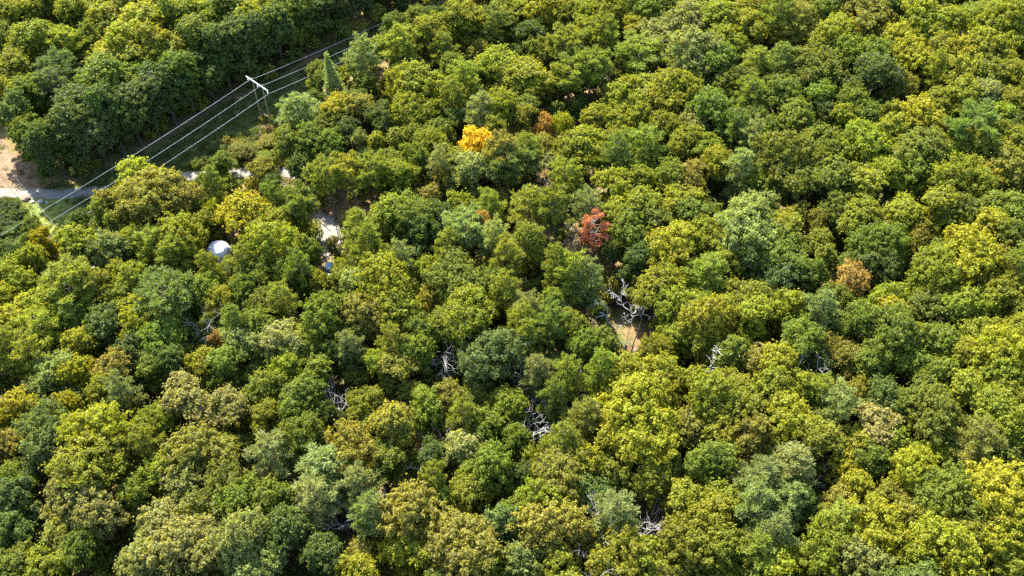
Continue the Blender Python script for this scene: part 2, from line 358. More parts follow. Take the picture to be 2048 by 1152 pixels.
def needle_tufts(C, D, length, rng, per=9, width=0.085):
    n = len(C); C = np.repeat(C, per, 0); D = np.repeat(unit(D), per, 0); L = np.repeat(np.asarray(length) * np.ones(n), per)[:, None]
    d = unit(D * 0.75 + rng.normal(size=(n * per, 3)) * 0.62); a = unit(np.cross(d, rng.normal(size=(n * per, 3))))
    tip = C + d * L * rng.uniform(0.7, 1.15, (n * per, 1)); W = width
    V = np.stack([C - a * W * 0.6, C + a * W * 0.6, (C + tip) / 2 + a * W, tip, (C + tip) / 2 - a * W], 1).reshape(-1, 3)
    b = np.arange(n * per)[:, None] * 5
    return V, (b + np.array([0, 1, 2, 3, 4])[None])
def pine(seed, kind='feather', Rr=4.2, H=20.0, low=7.0, dens=1.0, mat='needle', fan=1.0):
    rng = np.random.default_rng(seed); tk, br = MB(), MB()
    lean = np.array([rng.uniform(-.6, .6), rng.uniform(-.6, .6), 0])
    def tp(z): f = max(0.0, z / H); return np.array([lean[0] * f * f, lean[1] * f * f, z])
    zs = np.linspace(-0.6, H * 0.985, 9); tk.tube([tp(z) for z in zs], [0.30 * (1 - 0.9 * max(0, z) / H) + 0.015 for z in zs], 8)
    C, D, L = [], [], []; z = low
    step = {'feather': 1.35, 'flat': 0.95, 'cone': 0.85, 'dead': 1.0}[kind]
    while z < H * 0.985:
        f = (z - low) / (H - low)
        if kind == 'cone': prof = (1 - f) ** 0.95 * 1.0 + 0.03
        elif kind == 'flat': prof = 0.45 + 0.75 * math.sin(math.pi * min(1, 0.12 + 0.88 * f)) if f < 0.75 else 1.0 - 0.55 * (f - 0.75) / 0.25
        else: prof = 0.5 + 0.62 * math.sin(math.pi * (0.1 + 0.8 * f)) - 0.38 * f * f
        nb = rng.integers(4, 7); a0 = rng.uniform(0, 6.28)
        for k in range(nb):
            if rng.random() > dens and kind != 'cone': continue
            a = a0 + 6.283 * k / nb + rng.uniform(-.3, .3); Lb = Rr * prof * rng.uniform(0.65, 1.12)
            rise = {'feather': rng.uniform(0.0, 0.35), 'flat': rng.uniform(0.15, 0.55), 'cone': rng.uniform(-0.2, 0.15), 'dead': rng.uniform(0, .4)}[kind] * Lb
            d = np.array([math.cos(a), math.sin(a), 0]); s = tp(z); mid = s + d * Lb * 0.55 + np.array([0, 0, rise * 0.35]); e = s + d * Lb + np.array([0, 0, rise])
            r0 = 0.075 * (1 - 0.6 * f); br.tube([s, mid, e], [r0, r0 * 0.6, 0.012], 5)
            nt_ = max(3, int(Lb * (2.9 if kind == 'cone' else 2.5) * fan)); side = np.array([-d[1], d[0], 0])
            for q in range(nt_):
                t = 0.22 + 0.8 * (q + rng.random()) / nt_ if kind in ('cone', 'feather') else 0.42 + 0.6 * (q + rng.random()) / nt_
                t = min(t, 1.02); p = s * (1 - t) ** 2 + 2 * mid * t * (1 - t) + e * t * t
                for sgn in (-1, 1, 0):
                    off = side * sgn * rng.uniform(0.15, 0.62) * Lb * 0.27 * (1.25 - 0.5 * t) if sgn else np.zeros(3)
                    pp = p + off + np.array([0, 0, rng.uniform(-0.06, 0.2)])
                    C.append(pp); D.append(d * 0.7 + side * sgn * 0.5 + np.array([0, 0, 0.55 if kind != 'cone' else 0.15]) + rng.normal(size=3) * 0.25); L.append(rng.uniform(0.55, 1.0) if kind != 'cone' else rng.uniform(0.35, 0.7) * (1.05 - 0.5 * f))
                    if sgn and rng.random() < 0.6: br.tube([p, pp], [0.02, 0.008], 3, False)
        z += step * rng.uniform(0.75, 1.25) * (1.0 if kind != 'cone' else 1.0 - 0.35 * f)
    for _ in range(18):
        C.append(tp(H * 0.985) + rng.normal(size=3) * 0.22); D.append(np.array([0, 0, 1.0]) + rng.normal(size=3) * 0.5); L.append(0.5)
    V, F = needle_tufts(np.array(C), np.array(D), np.array(L), rng, per=7 if kind != 'dead' else 5)
    crown = new_mesh('crown', V, F); crown.materials.append(M[mat])
    sp_ = np.linspace(low * 0.42, H * 0.95, 6); br.tube([tp(z_) for z_ in sp_], 0.012, 4)
    for k in range(int(rng.integers(3, 8))):          # dead stubs under the live crown
        zz = rng.uniform(low * 0.45, low); a = rng.uniform(0, 6.28); d = np.array([math.cos(a), math.sin(a), 0.15]); br.tube([tp(zz), tp(zz) + d * rng.uniform(0.6, 1.8)], [0.035, 0.008], 4)
    wood = 'pine_bark' if kind != 'dead' else 'dead_bark'
    trunk = tk.mesh('trunk'); trunk.materials.append(M[wood]); limbs = br.mesh('limbs'); limbs.materials.append(M[wood if kind != 'dead' else 'deadwood'])
    return dict(R=Rr, H=H, low=low, trunk=trunk, limbs=limbs, crown=crown)

PROTO = {'B': [broadleaf(100 + i, nlobe=7 + i % 4, low=5.0 + (i % 3) * 0.8) for i in range(10)],
         'O': [broadleaf(130 + i, Rr=6.5, H=18.5, low=6.0 + i % 2, nlobe=13 + i % 3, clumps=400, per=52, leaf=0.245, cr=(0.3, 0.66)) for i in range(6)],
         'U': [broadleaf(160 + i, Rr=4.6, H=22, low=2.5 + (i % 3) * 1.2, nlobe=13, clumps=360, per=52, leaf=0.245, cr=(0.42, 0.95), column=i % 2 == 0) for i in range(6)],
         'K': [broadleaf(200 + i, Rr=3.0, H=17, low=4.0, nlobe=11, clumps=180, per=38, cr=(0.55, 1.1), leaf=0.25, column=True) for i in range(3)],
         'W': [broadleaf(300 + i, Rr=4.0, H=13, low=3.5, nlobe=9, clumps=230, per=40, leaf=0.19, cr=(0.4, 0.85)) for i in range(3)],
         'P': [pine(400 + i, 'feather', H=19 + i % 3, low=6 + i % 2) for i in range(5)],
         'F': [pine(500 + i, 'flat', Rr=3.6, H=19 + i % 2, low=11.0, fan=1.25) for i in range(4)],
         'C': [pine(600 + i, 'cone', Rr=3.4, H=19, low=2.5) for i in range(2)],
         'S': [pine(700 + i, 'dead', Rr=3.6, H=17, low=8.0, dens=0.6) for i in range(3)]}
PAL = {'g': (0.135, 0.163, 0.015), 'y': (0.19, 0.203, 0.013), 'Y': (0.25, 0.243, 0.013), 'd': (0.085, 0.114, 0.018), 'o': (0.205, 0.187, 0.025), 'l': (0.195, 0.213, 0.05),
       'b': (0.106, 0.137, 0.03), 't': (0.225, 0.215, 0.058), 'R': (0.31, 0.135, 0.075), 'G': (0.60, 0.41, 0.02), 'e': (0.28, 0.17, 0.045), 'p': (0.34, 0.25, 0.14)}
CNAME = {'g': 'mid-green', 'y': 'yellow-green', 'Y': 'yellowish', 'd': 'dark green', 'o': 'olive-brown', 'l': 'pale green', 'b': 'blue-green', 't': 'tan-green', 'R': 'rust-red', 'G': 'golden yellow', 'e': 'orange-brown', 'p': 'faded pinkish-brown'}
KNAME = {'B': ('broadleaf_tree', 'rounded tree', 'tree'), 'O': ('spreading_tree', 'spreading tree', 'tree'), 'U': ('tall_forest_tree', 'tall tree', 'tree'), 'K': ('columnar_tree', 'narrow columnar tree', 'tree'), 'W': ('small_tree', 'small fine-leaved tree', 'tree'),
         'P': ('pine_tree', 'feathery pine', 'pine'), 'F': ('pine_tree', 'flat-topped pine', 'pine'), 'C': ('conical_pine', 'cone-shaped evergreen', 'evergreen'), 'S': ('dying_pine', 'thin half-dead pine', 'pine')}

# crown centres in the photograph: x y width(px) kind colour
TREES = """
20 30 60By,63 35 62By,33 12 60Bg,120 18 45Cd,150 25 60By,190 30 66By,225 45 76By,285 45 90BY,345 40 45Pd,385 30 76By,430 30 84By,470 20 70Bg,500 42 74By,95 20 55Bg,255 15 60Bg,320 12 60By,
10 80 66Bg,75 80 80By,133 55 45Cd,145 88 62Fy,205 68 66Bg,175 90 55Bg,45 115 64By,90 115 62By,120 145 84Pb,220 110 94BY,250 98 74BY,285 115 84By,310 98 70By,345 105 76By,390 145 62KY,20 150 74By,65 175 72Bg,110 190 74Pb,
200 155 84Bg,260 160 84Bg,292 150 70By,400 75 84Bg,440 85 80Bg,475 78 84Bg,150 208 84Bd,200 208 80Bb,245 198 84Bb,317 192 84Bd,365 190 80Bd,410 170 60Bd,40 235 64BY,20 258 70Bb,80 265 64BY,52 290 72Bb,100 315 76Bb,
140 295 80Bd,185 285 80Bd,233 270 80Bd,283 245 80Bd,330 225 76Bd,433 140 70Bd,467 122 70Bd,
545 15 64By,522 55 74Bg,565 65 60KY,605 32 76Bd,625 8 64By,650 38 70Bd,680 28 66Bd,728 17 64Bg,765 13 60Bd,792 4 50Bd,548 95 70Bd,590 85 66Bd,500 110 60Bd,630 70 55Bd,
668 165 66Cl,722 118 66Pl,604 232 84Pl,780 95 58By,808 98 72Py,855 66 64By,892 55 60By,930 32 80By,978 50 56Pg,1012 20 68By,890 110 54Py,908 133 60Bg,795 160 58WY,832 172 84By,866 176 74By,812 215 64By,846 228 62By,985 125 78By,1010 148 60By,930 162 64Py,
680 215 64BY,718 213 66Bo,660 238 58Bg,958 228 60Pl,912 196 54Py,580 280 64Bg,622 285 64Bg,668 285 62Bg,718 285 34Kl,755 287 42Ky,798 285 50Ky,866 280 54By,948 288 84WG,1000 298 36WY,838 315 52Bg,655 345 62Fy,705 347 48FY,745 337 50Fy,805 353 62By,878 327 50Pl,885 360 42Wo,945 340 74Bl,998 305 52Fo,1010 327 72Fg,535 282 44Wo,528 318 42Wy,1005 205 60By,995 250 56By,760 235 56Bd,700 262 60Bd,
1047 20 64BY,1090 15 70BY,1112 38 44BY,1054 65 60Bd,1134 20 60By,1167 27 60By,1210 18 62By,1258 20 64Py,1297 26 74Bg,1277 52 62By,1337 17 78Bg,1367 45 92Bl,1424 33 84By,1490 50 74By,1504 18 66By,1137 78 58Fy,1170 68 46Fy,1207 68 48Fy,1090 103 60Bg,1127 98 52Fy,1140 143 56Fy,1180 135 56Fy,1214 150 34Sl,1057 160 90BY,
1274 105 80Fy,1340 80 92Bl,1384 112 100Bl,1440 125 76Bg,1455 85 66By,1357 150 72Bl,1300 175 82By,1344 176 82By,1380 172 70By,1237 195 74By,1264 178 60By,1310 208 72By,1377 240 64Bt,1420 217 84Bg,1467 160 72Bg,1497 187 62Py,1517 140 66Py,1190 240 66By,1230 240 64By,1050 235 54Wo,1087 250 40We,1120 250 42WY,1170 290 78By,1140 300 72By,1220 320 68Pg,1250 283 58By,1294 297 78Py,1377 275 64By,1417 290 62By,1467 260 64Pg,1497 283 56Pl,1520 233 56Bg,1427 325 60BY,
1384 353 78Wo,1347 347 60Bg,1474 343 72Pl,1284 357 64By,1224 363 64By,1054 310 64Py,1090 333 56Bl,1096 366 44Sp,1137 353 50Fy,1510 367 66By,1280 235 60By,1330 250 62By,
1556 27 66Py,1600 50 66Po,1660 10 70Bg,1726 27 96Bo,1683 60 74By,1776 10 66Bd,1853 37 86By,1896 42 70By,1966 37 84Py,2023 37 92By,1803 73 74BY,1843 75 64By,1883 82 60By,1696 103 72Bg,1749 100 72Bg,1646 143 86Bg,1556 140 70Pg,1566 187 74Bg,1749 148 86Bd,1820 113 70BY,1803 173 58Wo,1866 150 52PY,1890 105 74By,1930 100 66BY,1980 90 84BY,2022 87 72By,1920 143 72By,1980 140 76By,2022 147 70By,1630 110 60Bg,
1640 193 66Bg,1660 230 54Bd,1596 243 80Bg,1710 200 64Bg,1743 233 66Bg,1696 240 62By,1783 227 62By,1876 203 70By,1933 200 76By,1980 190 66Bl,2026 207 70By,1846 240 74BY,1946 247 78Fg,2000 230 70By,2038 247 56Bd,1570 313 100Bg,1643 287 80Bg,1723 287 94By,1690 308 66By,1790 263 74By,1850 287 86Bg,1820 308 64By,1896 300 76By,1953 293 80By,1993 267 66By,2028 283 74By,1596 362 78Bg,1660 347 84Bg,1730 363 84By,1833 340 76Bg,1916 353 92By,1966 350 76BY,2023 337 84Bo,1785 345 66By,1545 260 60Bg,1610 300 55Bd,
10 415 46Bd,30 432 44Bd,4 446 46Bb,38 456 42Bd,20 470 46Bd,46 482 40Bb,6 492 46Bd,30 504 44Bd,-8 470 46Bd,-12 436 46Bd,12 520 44Bd,80 478 46BY,58 512 54By,157 494 76By,217 492 74Bl,230 527 54Wo,267 480 64By,350 477 96By,307 495 70Py,352 512 70Py,427 427 50BY,477 425 84BY,400 410 40Bg,496 527 70Py,436 541 58Py,335 590 90Fg,147 572 84FY,182 570 64Fy,20 560 74By,17 588 64BY,55 617 84BY,110 585 66By,233 557 68By,273 565 66Py,240 600 66Bg,290 632 94BY,323 672 86Bg,207 650 86Bd,150 632 74Bg,20 650 76BY,110 628 64By,83 667 80PY,153 685 70BY,33 702 74Py,62 722 70Py,100 745 76Bl,150 738 66BY,227 745 76Bo,417 580 68Bg,443 600 60By,433 628 56Bg,437 677 40We,403 720 62By,450 727 76Bg,487 687 74Bl,494 585 66Bg,463 655 56Pg,375 585 56Bg,270 700 80Bd,340 720 64Bd,
272 350 84BY,305 392 110Bo,345 395 76Bo,280 415 80Bo,205 432 48Kg,230 450 40Kg,420 372 58Pg,450 330 46Wg,480 300 44Wo,
522 430 74BY,542 404 50Pg,600 402 52Fg,565 450 66By,595 436 46Py,545 494 94By,615 497 66Bg,580 547 66Bg,602 543 54Pg,525 545 70Bg,668 488 32Wl,712 467 74Py,732 497 66Py,772 418 52BY,802 424 84By,832 438 92Bg,805 517 56Pl,845 462 70Bd,872 427 70Bd,925 457 64Fl,968 460 42Se,932 417 60By,988 427 60Py,988 487 64Pl,895 504 56Py,848 537 54By,925 564 112Bg,762 562 94By,712 570 64Bl,792 578 70Bd,645 567 66By,832 588 46BY,858 604 52Wo,658 630 92Bg,722 624 84Bo,798 624 84By,842 660 72Bg,938 630 104By,985 710 112Bb,1012 584 64Py,532 600 66Bg,565 604 60Py,555 677 80Bt,578 704 84Bg,615 684 62By,522 657 68Bg,718 697 58Pl,758 724 62By,802 734 62Bo,788 690 58Py,832 692 66Bg,635 737 68Bg,572 738 66By,890 650 66Bg,680 540 40Wy,690 700 60Bd,
1054 427 74Py,1117 417 50Fy,1057 484 70Py,1167 417 66Pl,1192 458 66SR,1147 480 50Sp,1240 424 66By,1284 414 84By,1257 460 74Bg,1317 440 74Bg,1357 404 72By,1397 427 84Bg,1344 490 112BY,1400 477 74By,1440 494 94By,1497 467 112Bl,1514 424 92Bl,1504 520 80Bb,1324 564 84By,1407 567 84Py,1360 617 94By,1417 644 94By,1374 660 80By,1500 590 84By,1510 632 76By,1457 612 70By,1137 557 74Py,1110 540 56Py,1174 560 66Pl,1050 624 66Pl,1044 652 62Py,1107 600 60Bg,1100 650 66Pg,1150 652 60Bg,1164 686 62Bg,1050 680 62Py,1310 704 94By,1337 678 74By,1464 710 76Bg,1437 684 70By,1204 750 66Py,1140 755 62Py,1070 747 64Pl,1300 752 114BY,1517 724 84Bo,1230 500 50Bd,1280 520 60Bd,1010 520 60Py,1000 560 60Bg,
1563 457 80By,1560 517 84Bg,1573 480 72Bg,1556 557 74Bb,1600 427 56Wo,1640 444 50Wo,1650 517 44Kg,1636 552 40Kg,1703 557 72We,1676 414 68Bg,1723 424 74By,1763 484 94Bg,1770 528 74Bd,1816 424 76By,1836 470 54Wo,1883 410 74By,1913 417 70Bg,1970 444 84BY,2023 414 80Bg,1936 510 104BY,1870 544 94By,1993 524 66Bo,2030 484 74Bg,2030 542 80Py,1576 610 74By,1636 627 74Pl,1670 597 64Bg,1600 670 84Bg,1663 690 66Wo,1706 720 64Bo,1726 644 84Bg,1770 597 66By,1790 630 74BY,1863 610 80Bg,1923 604 80By,2010 590 84By,1790 674 104Bg,1836 684 74Bg,1890 684 76Bg,1946 677 84By,1753 716 72Bg,1933 716 74By,2013 704 114BY,2040 662 70BY,1556 734 86BY,1830 726 76Bg,1885 740 70Bg,2010 748 80By,1980 610 64By,1640 720 50Bd,
27 815 76BY,123 815 66WY,60 800 56Bb,100 865 100Bb,88 905 84Bb,18 885 70Bo,200 858 114BY,207 788 70By,253 788 62Pl,373 800 90Bt,450 815 86Bt,300 885 62Py,393 908 114Bo,320 942 76By,187 930 124By,140 985 94Bt,187 1022 100Bt,27 995 86Bb,20 958 66Bg,367 975 84Bl,447 980 114Bg,484 1002 84Bg,327 1060 104Bt,367 1102 114Bt,402 1072 84Bt,300 1120 94Bt,480 1085 104Bl,484 1130 90Bl,133 1070 84Bo,83 1135 84By,27 1130 84Bg,160 1102 76Bg,20 1055 86Bd,310 840 70By,520 780 70Bg,245 880 60By,270 990 70Bg,
595 800 84Bg,532 835 72By,605 870 94Bg,545 912 94Pl,725 810 64By,780 840 76Bo,700 888 94Bo,772 918 74Bg,658 950 120Pl,718 975 84Pl,632 1002 90Pl,738 1030 70Pl,862 808 76Bg,892 790 66Bo,925 828 66Py,965 845 76Bg,1005 810 72By,925 900 76Bt,972 935 94Bg,945 975 80By,828 1028 114Bo,872 1000 80By,865 958 40Fy,812 1095 86BY,928 1095 130Bo,895 1104 90Bo,972 1128 84By,1005 1050 86Bb,532 1118 80Bl,532 1000 80Bg,562 1060 86Bd,645 1110 80Bd,712 1138 76BY,660 830 50Bd,
1164 848 76Py,1267 808 114BY,1317 800 92BY,1297 852 114BY,1240 878 90BY,1384 852 74Bo,1424 800 94By,1490 808 84By,1504 865 82Bo,1437 858 84By,1054 918 56Wy,1134 895 74Py,1130 948 114Bo,1184 930 74BY,1090 1015 96By,1100 1060 120Bo,1167 988 84Bd,1237 1030 86Pl,1307 955 76By,1417 918 84Bg,1377 1000 84By,1417 1036 104By,1457 1000 84By,1517 968 86Pl,1517 1022 84Pl,1244 1105 104By,1290 1118 84By,1384 1088 104By,1450 1100 104By,1517 1118 84Py,1044 1135 76Bl,1117 1132 80By,1034 1028 76Bg,1110 800 60Pg,1030 870 60Bg,1040 960 60Bd,
1576 838 96BY,1636 880 86By,1683 815 74Pl,1630 787 62Py,1710 780 56Wo,1770 805 76Bd,1873 835 104Bg,1820 818 76Bg,1756 845 80Bt,1783 876 70By,1716 881 74By,1743 915 76Bg,1693 928 58BY,1826 945 94BY,1856 911 76BY,1896 901 60Bg,1950 900 86Po,1983 818 86By,2020 848 84By,1580 950 94Pl,1563 1020 86Pl,1716 968 66BY,1770 995 62Bo,1753 1045 104BY,1820 1030 66Bo,1673 1050 86Py,1890 985 104Bg,1936 1015 84Bg,2003 981 120BY,2026 1030 92BY,1980 1035 80By,1896 1095 114BY,1936 1068 84By,2000 1088 94BY,2018 1130 84By,1643 1111 94By,1736 1128 94Bl,1790 1115 50Wo,1830 1128 76By,1556 1135 86BY,1556 1085 76Pl,1600 990 60Bd,1940 780 84By,2010 790 80By,1860 780 80Bg,1540 780 80By,1600 770 70By,1460 770 80By,1380 760 80By
"""
TREES = [t.strip() for t in TREES.replace('\n', '').split(',') if t.strip()]

# things one can find, for the labels (pixel of the photograph, phrase)
LAND = [((516, 190), 'near the power line frame', 110), ((180, 385), 'by the shaded gravel road', 90), ((430, 352), 'by the gravel road', 70), ((655, 465), 'by the gravel clearing', 90), ((433, 485), 'near the white dome roof', 70), ((948, 288), 'near the golden tree', 95),
        ((1192, 470), 'near the rust-red pine', 95), ((1248, 640), 'near the big bare tree', 90), ((1400, 745), 'near the branchy snag', 90), ((1703, 557), 'near the orange-brown tree', 95), ((1160, 110), 'among tall bare-trunked pines', 90),
        ((870, 885), 'near the tangled dead branches', 100), ((1305, 1060), 'near the bare soil gap', 100), ((655, 985), 'near the big pale pine', 90)]
def place_name(px, py):
    best, bd = None, 9
    for (lx, ly), ph, rad in LAND:
        d = math.hypot(px - lx, py - ly) / rad
        if d < 1 and d < bd: best, bd = ph, d
    if best: return best
    if py < 400 - 0.47 * px and py < 390: return 'across the power line corridor'
    X = pix(px, py, 15)[0]
    if X[0] > 45: return 'on the wooded hillside'
    if X[1] < 128: return 'in the lower woodland'
    if X[0] < -10: return 'below the power line'
    return 'in the mixed woodland'
rng = np.random.default_rng(11)
tree_xy = []; cnt = {}; planted = []; edge_xy = []
def to_px(p):
    dep = p[1] * _c - (p[2] - CAM_Z) * _s; return p[0] / dep * FPX + 1024, 576 - (p[1] * _s + (p[2] - CAM_Z) * _c) / dep * FPX
EX = [-60, 6, 54, 98, 172, 250, 320, 392, 464, 532, 602, 680, 762, 842, 900]; EY = [170, 218, 288, 362, 345, 312, 273, 231, 188, 150, 110, 70, 32, -4, -34]
CLEAR = [(100, 425, 75), (655, 470, 75), (433, 485, 60), (1250, 640, 95), (212, 540, 45), (660, 545, 40), (395, 352, 50), (565, 345, 40), (1192, 480, 60), (950, 288, 50), (1400, 745, 55)]
def plant(px, py, wpx, kind, colr, label=None, height=None, base=False):
    far_stand = base or (py < 400 - 0.47 * px and py < 390)
    if kind == 'B' and far_stand: kind = 'U'
    elif kind == 'B' and wpx >= 92: kind = 'O'
    pr = PROTO[kind][cnt.get(kind, 0) % len(PROTO[kind])]
    p, t = pix(px, py, 13.0); Rw = wpx * t / FPX / 2 * ((1.22 if kind in 'BOU' else 1.12) if not any(math.hypot(px - a_, py - b_) < r_ for a_, b_, r_ in CLEAR) else 0.94)
    sxy = Rw / pr['R']
    base_h = {'B': 9.5 + 1.55 * Rw, 'O': 11 + 1.25 * Rw, 'U': 22.0, 'K': 15.0, 'W': 8.5 + 1.7 * Rw, 'P': 18.0, 'F': 19.0, 'C': 18.5, 'S': 16.5}[kind] * rng.uniform(0.92, 1.08)
    if far_stand and kind in 'KP': base_h = rng.uniform(18.5, 22.5)
    if height: base_h = height
    sz = base_h / pr['H']; cc = (pr['low'] + pr['H']) / 2 * sz
    if kind in 'BOUWK': cc = (0.4 * pr['low'] + 0.6 * pr['H']) * sz
    p, t = pix(px, py, 0.0 if base else cc)
    if far_stand and not base and to_px(p)[1] > np.interp(to_px(p)[0], EX, EY) - 4: return
    if far_stand and not base and edge_xy and min(math.hypot(p[0] - a_, p[1] - b_) for a_, b_ in edge_xy) < 4.5: return
    if base: edge_xy.append((p[0], p[1]))
    elif not label and (inside(clearing, p[0], p[1]) or inside(lawn, p[0], p[1]) or (far_stand and (inside(corridor, p[0], p[1]) or near_line(road_line, p[0], p[1], 4.0)))): return
    cnt[kind] = cnt.get(kind, 0) + 1
    e = empty(KNAME[kind][0], p, rng.uniform(0, 6.283), (sxy, sxy * rng.uniform(0.93, 1.07), sz))
    if kind in 'PFS': e.rotation_euler[0] = rng.normal() * 0.035; e.rotation_euler[1] = rng.normal() * 0.035
    for part in ('trunk', 'limbs', 'crown'):
        o = link(part, pr[part], e)
        if part == 'crown':
            c = np.array(PAL[colr]) * rng.uniform(0.86, 1.14) * rng.uniform(0.93, 1.07, 3)
            if kind in 'PFC': c = c * np.array([0.96, 1.0, 1.0]) + np.array([0.01, 0.014, 0.012])
            o.color = (*c, 1)
    pl = 'on the shaded edge of the corridor' if base else place_name(px, py); size = 'large ' if wpx > 98 else ('small ' if wpx < 62 and kind in 'BPFCU' else '')
    look = f"{CNAME[colr]} {KNAME[kind][1]}"
    tag(e, label or f"{size}{look} {pl}", KNAME[kind][2], f"{KNAME[kind][1]}s {pl}")
    planted.append((e, p, look, bool(label))); tree_xy.append((p[0], p[1], Rw)); return e
def name_neighbours():
    # a tree that shares its label is told apart by the unlike trees that stand next to it
    import re
    from collections import Counter
    nw = lambda t: len(re.findall(r'[A-Za-z]+', t)); art = lambda t: ('an ' if t[0] in 'aeiou' else 'a ') + t
    P = np.array([q[1][:2] for q in planted]); c = Counter(q[0]['label'] for q in planted); used = {q[0]['label'] for q in planted if c[q[0]['label']] == 1}; shared = {}
    for i, (e, p, look, fixed) in enumerate(planted):
        if fixed or c[e['label']] < 2: continue
        d = np.hypot(P[:, 0] - p[0], P[:, 1] - p[1]); n = []
        for j in np.argsort(d)[1:14]:
            if planted[j][2] != look and planted[j][2] not in n and d[j] < 18: n.append(planted[j][2])
        base = e['label']; place = base.split(look)[1].strip(); opts = [f"{base}, beside {art(a)}" for a in n[:2]]
        opts += [f"{look}, between {art(a)} and {art(b)}" for k, a in enumerate(n[:4]) for b in n[k + 1:5]] + [f"{look} {place}, beside {art(a)}" for a in n[2:4]]
        opts = [o for o in opts if nw(o) <= 16] or [base]
        free = [o for o in opts if o not in used]
        e['label'] = (free or opts)[0]
        if free: used.add(free[0]); shared[free[0]] = e
        else:
            first = shared.get(e['label'])
            if first is not None: e['group'] = first['group']
SPECIAL = {'948 288': 'round golden yellow tree standing out among green crowns', '1192 458': 'rust-red dying pine with a pale bare trunk below', '272 350': 'yellow-topped broadleaf tree rising in front of the power line wires',
           '1703 557': 'orange-brown fine-leaved tree in a gap on the green hillside', '658 950': 'large pale feathery pine with bare lower branches', '668 165': 'pointed cone-shaped evergreen at the edge of the power line corridor',
           '722 118': 'tall tufted pine beside the cone-shaped evergreen', '604 232': 'grey-green pine beside the wooden power line frame'}
EDGE = '112 374 60b,133 358 66d,172 345 72d,212 328 74b,250 312 74d,285 293 76d,320 273 74b,355 252 74d,392 231 72g,428 209 72d,464 188 70d,498 170 70b,532 150 70d,566 130 68d,602 110 68g,640 90 66d,680 70 64d,722 50 64b,762 32 62d,802 14 60d,842 -4 60d,98 350 62g,76 322 64b,54 292 64y'
for s in EDGE.split(','):
    a, b, rest = s.split(' '); plant(float(a), float(b), float(rest[:-1]), 'U', rest[-1], base=True)
for a, b in ((-72, 404), (-48, 420), (-112, 402), (-92, 436), (-62, 448)): plant(a, b, 70, 'U', 'd', 'tall dark tree on the roadside shading the small trees by the lawn', base=True)
for s in TREES:
    a, b, rest = s.split(' ')
    num = ''.join(ch for ch in rest if ch.isdigit()); plant(float(a), float(b), float(num), rest[-2], rest[-1], SPECIAL.get(f'{a} {b}'), 15.5 if rest[-1] == 'G' else (4.6 if rest[-2] == 'W' and float(a) < 560 and 270 < float(b) < 345 else (7.0 if a == '230' and b == '527' else (6.6 if rest[-2] == 'B' and float(a) < 47 and 412 < float(b) < 525 and num in ('40', '42', '44', '46') else None))))
name_neighbours()

# ------------------------------------------------------------------ instanced stuff (understory, brush, grass, woodland out of view)
def scatter(name, pts, rot, scl, idx, sources, label, cat):
    n = len(pts); m = bpy.data.meshes.new(name); m.vertices.add(n); m.vertices.foreach_set('co', np.asarray(pts, np.float32).ravel())
    for nm, ty, arr, key in (('rz', 'FLOAT', rot, 'value'), ('pick', 'INT', idx, 'value'), ('siz', 'FLOAT_VECTOR', np.asarray(scl, np.float32), 'vector')):
        at = m.attributes.new(nm, ty, 'POINT'); at.data.foreach_set(key, np.asarray(arr).ravel())
    src = bpy.data.collections.new(name + '_shapes')
    for i, (me) in enumerate(sources):
        so = bpy.data.objects.new(f'{name}_shape_{i:02d}', me); src.objects.link(so)
    o = link(name, m); tag(o, label, cat, None, 'stuff')
    ng = bpy.data.node_groups.new(name, 'GeometryNodeTree')
    ng.interface.new_socket('Geometry', in_out='INPUT', socket_type='NodeSocketGeometry'); ng.interface.new_socket('Geometry', in_out='OUTPUT', socket_type='NodeSocketGeometry')
    gi, go = ng.nodes.new('NodeGroupInput'), ng.nodes.new('NodeGroupOutput')
    ci = ng.nodes.new('GeometryNodeCollectionInfo'); ci.inputs[0].default_value = src; ci.inputs[1].default_value = True; ci.inputs[2].default_value = True
    ip = ng.nodes.new('GeometryNodeInstanceOnPoints'); ip.inputs['Pick Instance'].default_value = True
    def attr(nm, ty): q = ng.nodes.new('GeometryNodeInputNamedAttribute'); q.data_type = ty; q.inputs[0].default_value = nm; return q.outputs[0]
    cx = ng.nodes.new('ShaderNodeCombineXYZ'); ng.links.new(attr('rz', 'FLOAT'), cx.inputs[2])
    e2r = ng.nodes.new('FunctionNodeEulerToRotation'); ng.links.new(cx.outputs[0], e2r.inputs[0])
    ng.links.new(gi.outputs[0], ip.inputs['Points']); ng.links.new(ci.outputs[0], ip.inputs['Instance'])
    ng.links.new(attr('pick', 'INT'), ip.inputs['Instance Index']); ng.links.new(e2r.outputs[0], ip.inputs['Rotation']); ng.links.new(attr('siz', 'FLOAT_VECTOR'), ip.inputs['Scale'])
    ng.links.new(ip.outputs[0], go.inputs[0])
    o.modifiers.new('scatter', 'NODES').node_group = ng; return o
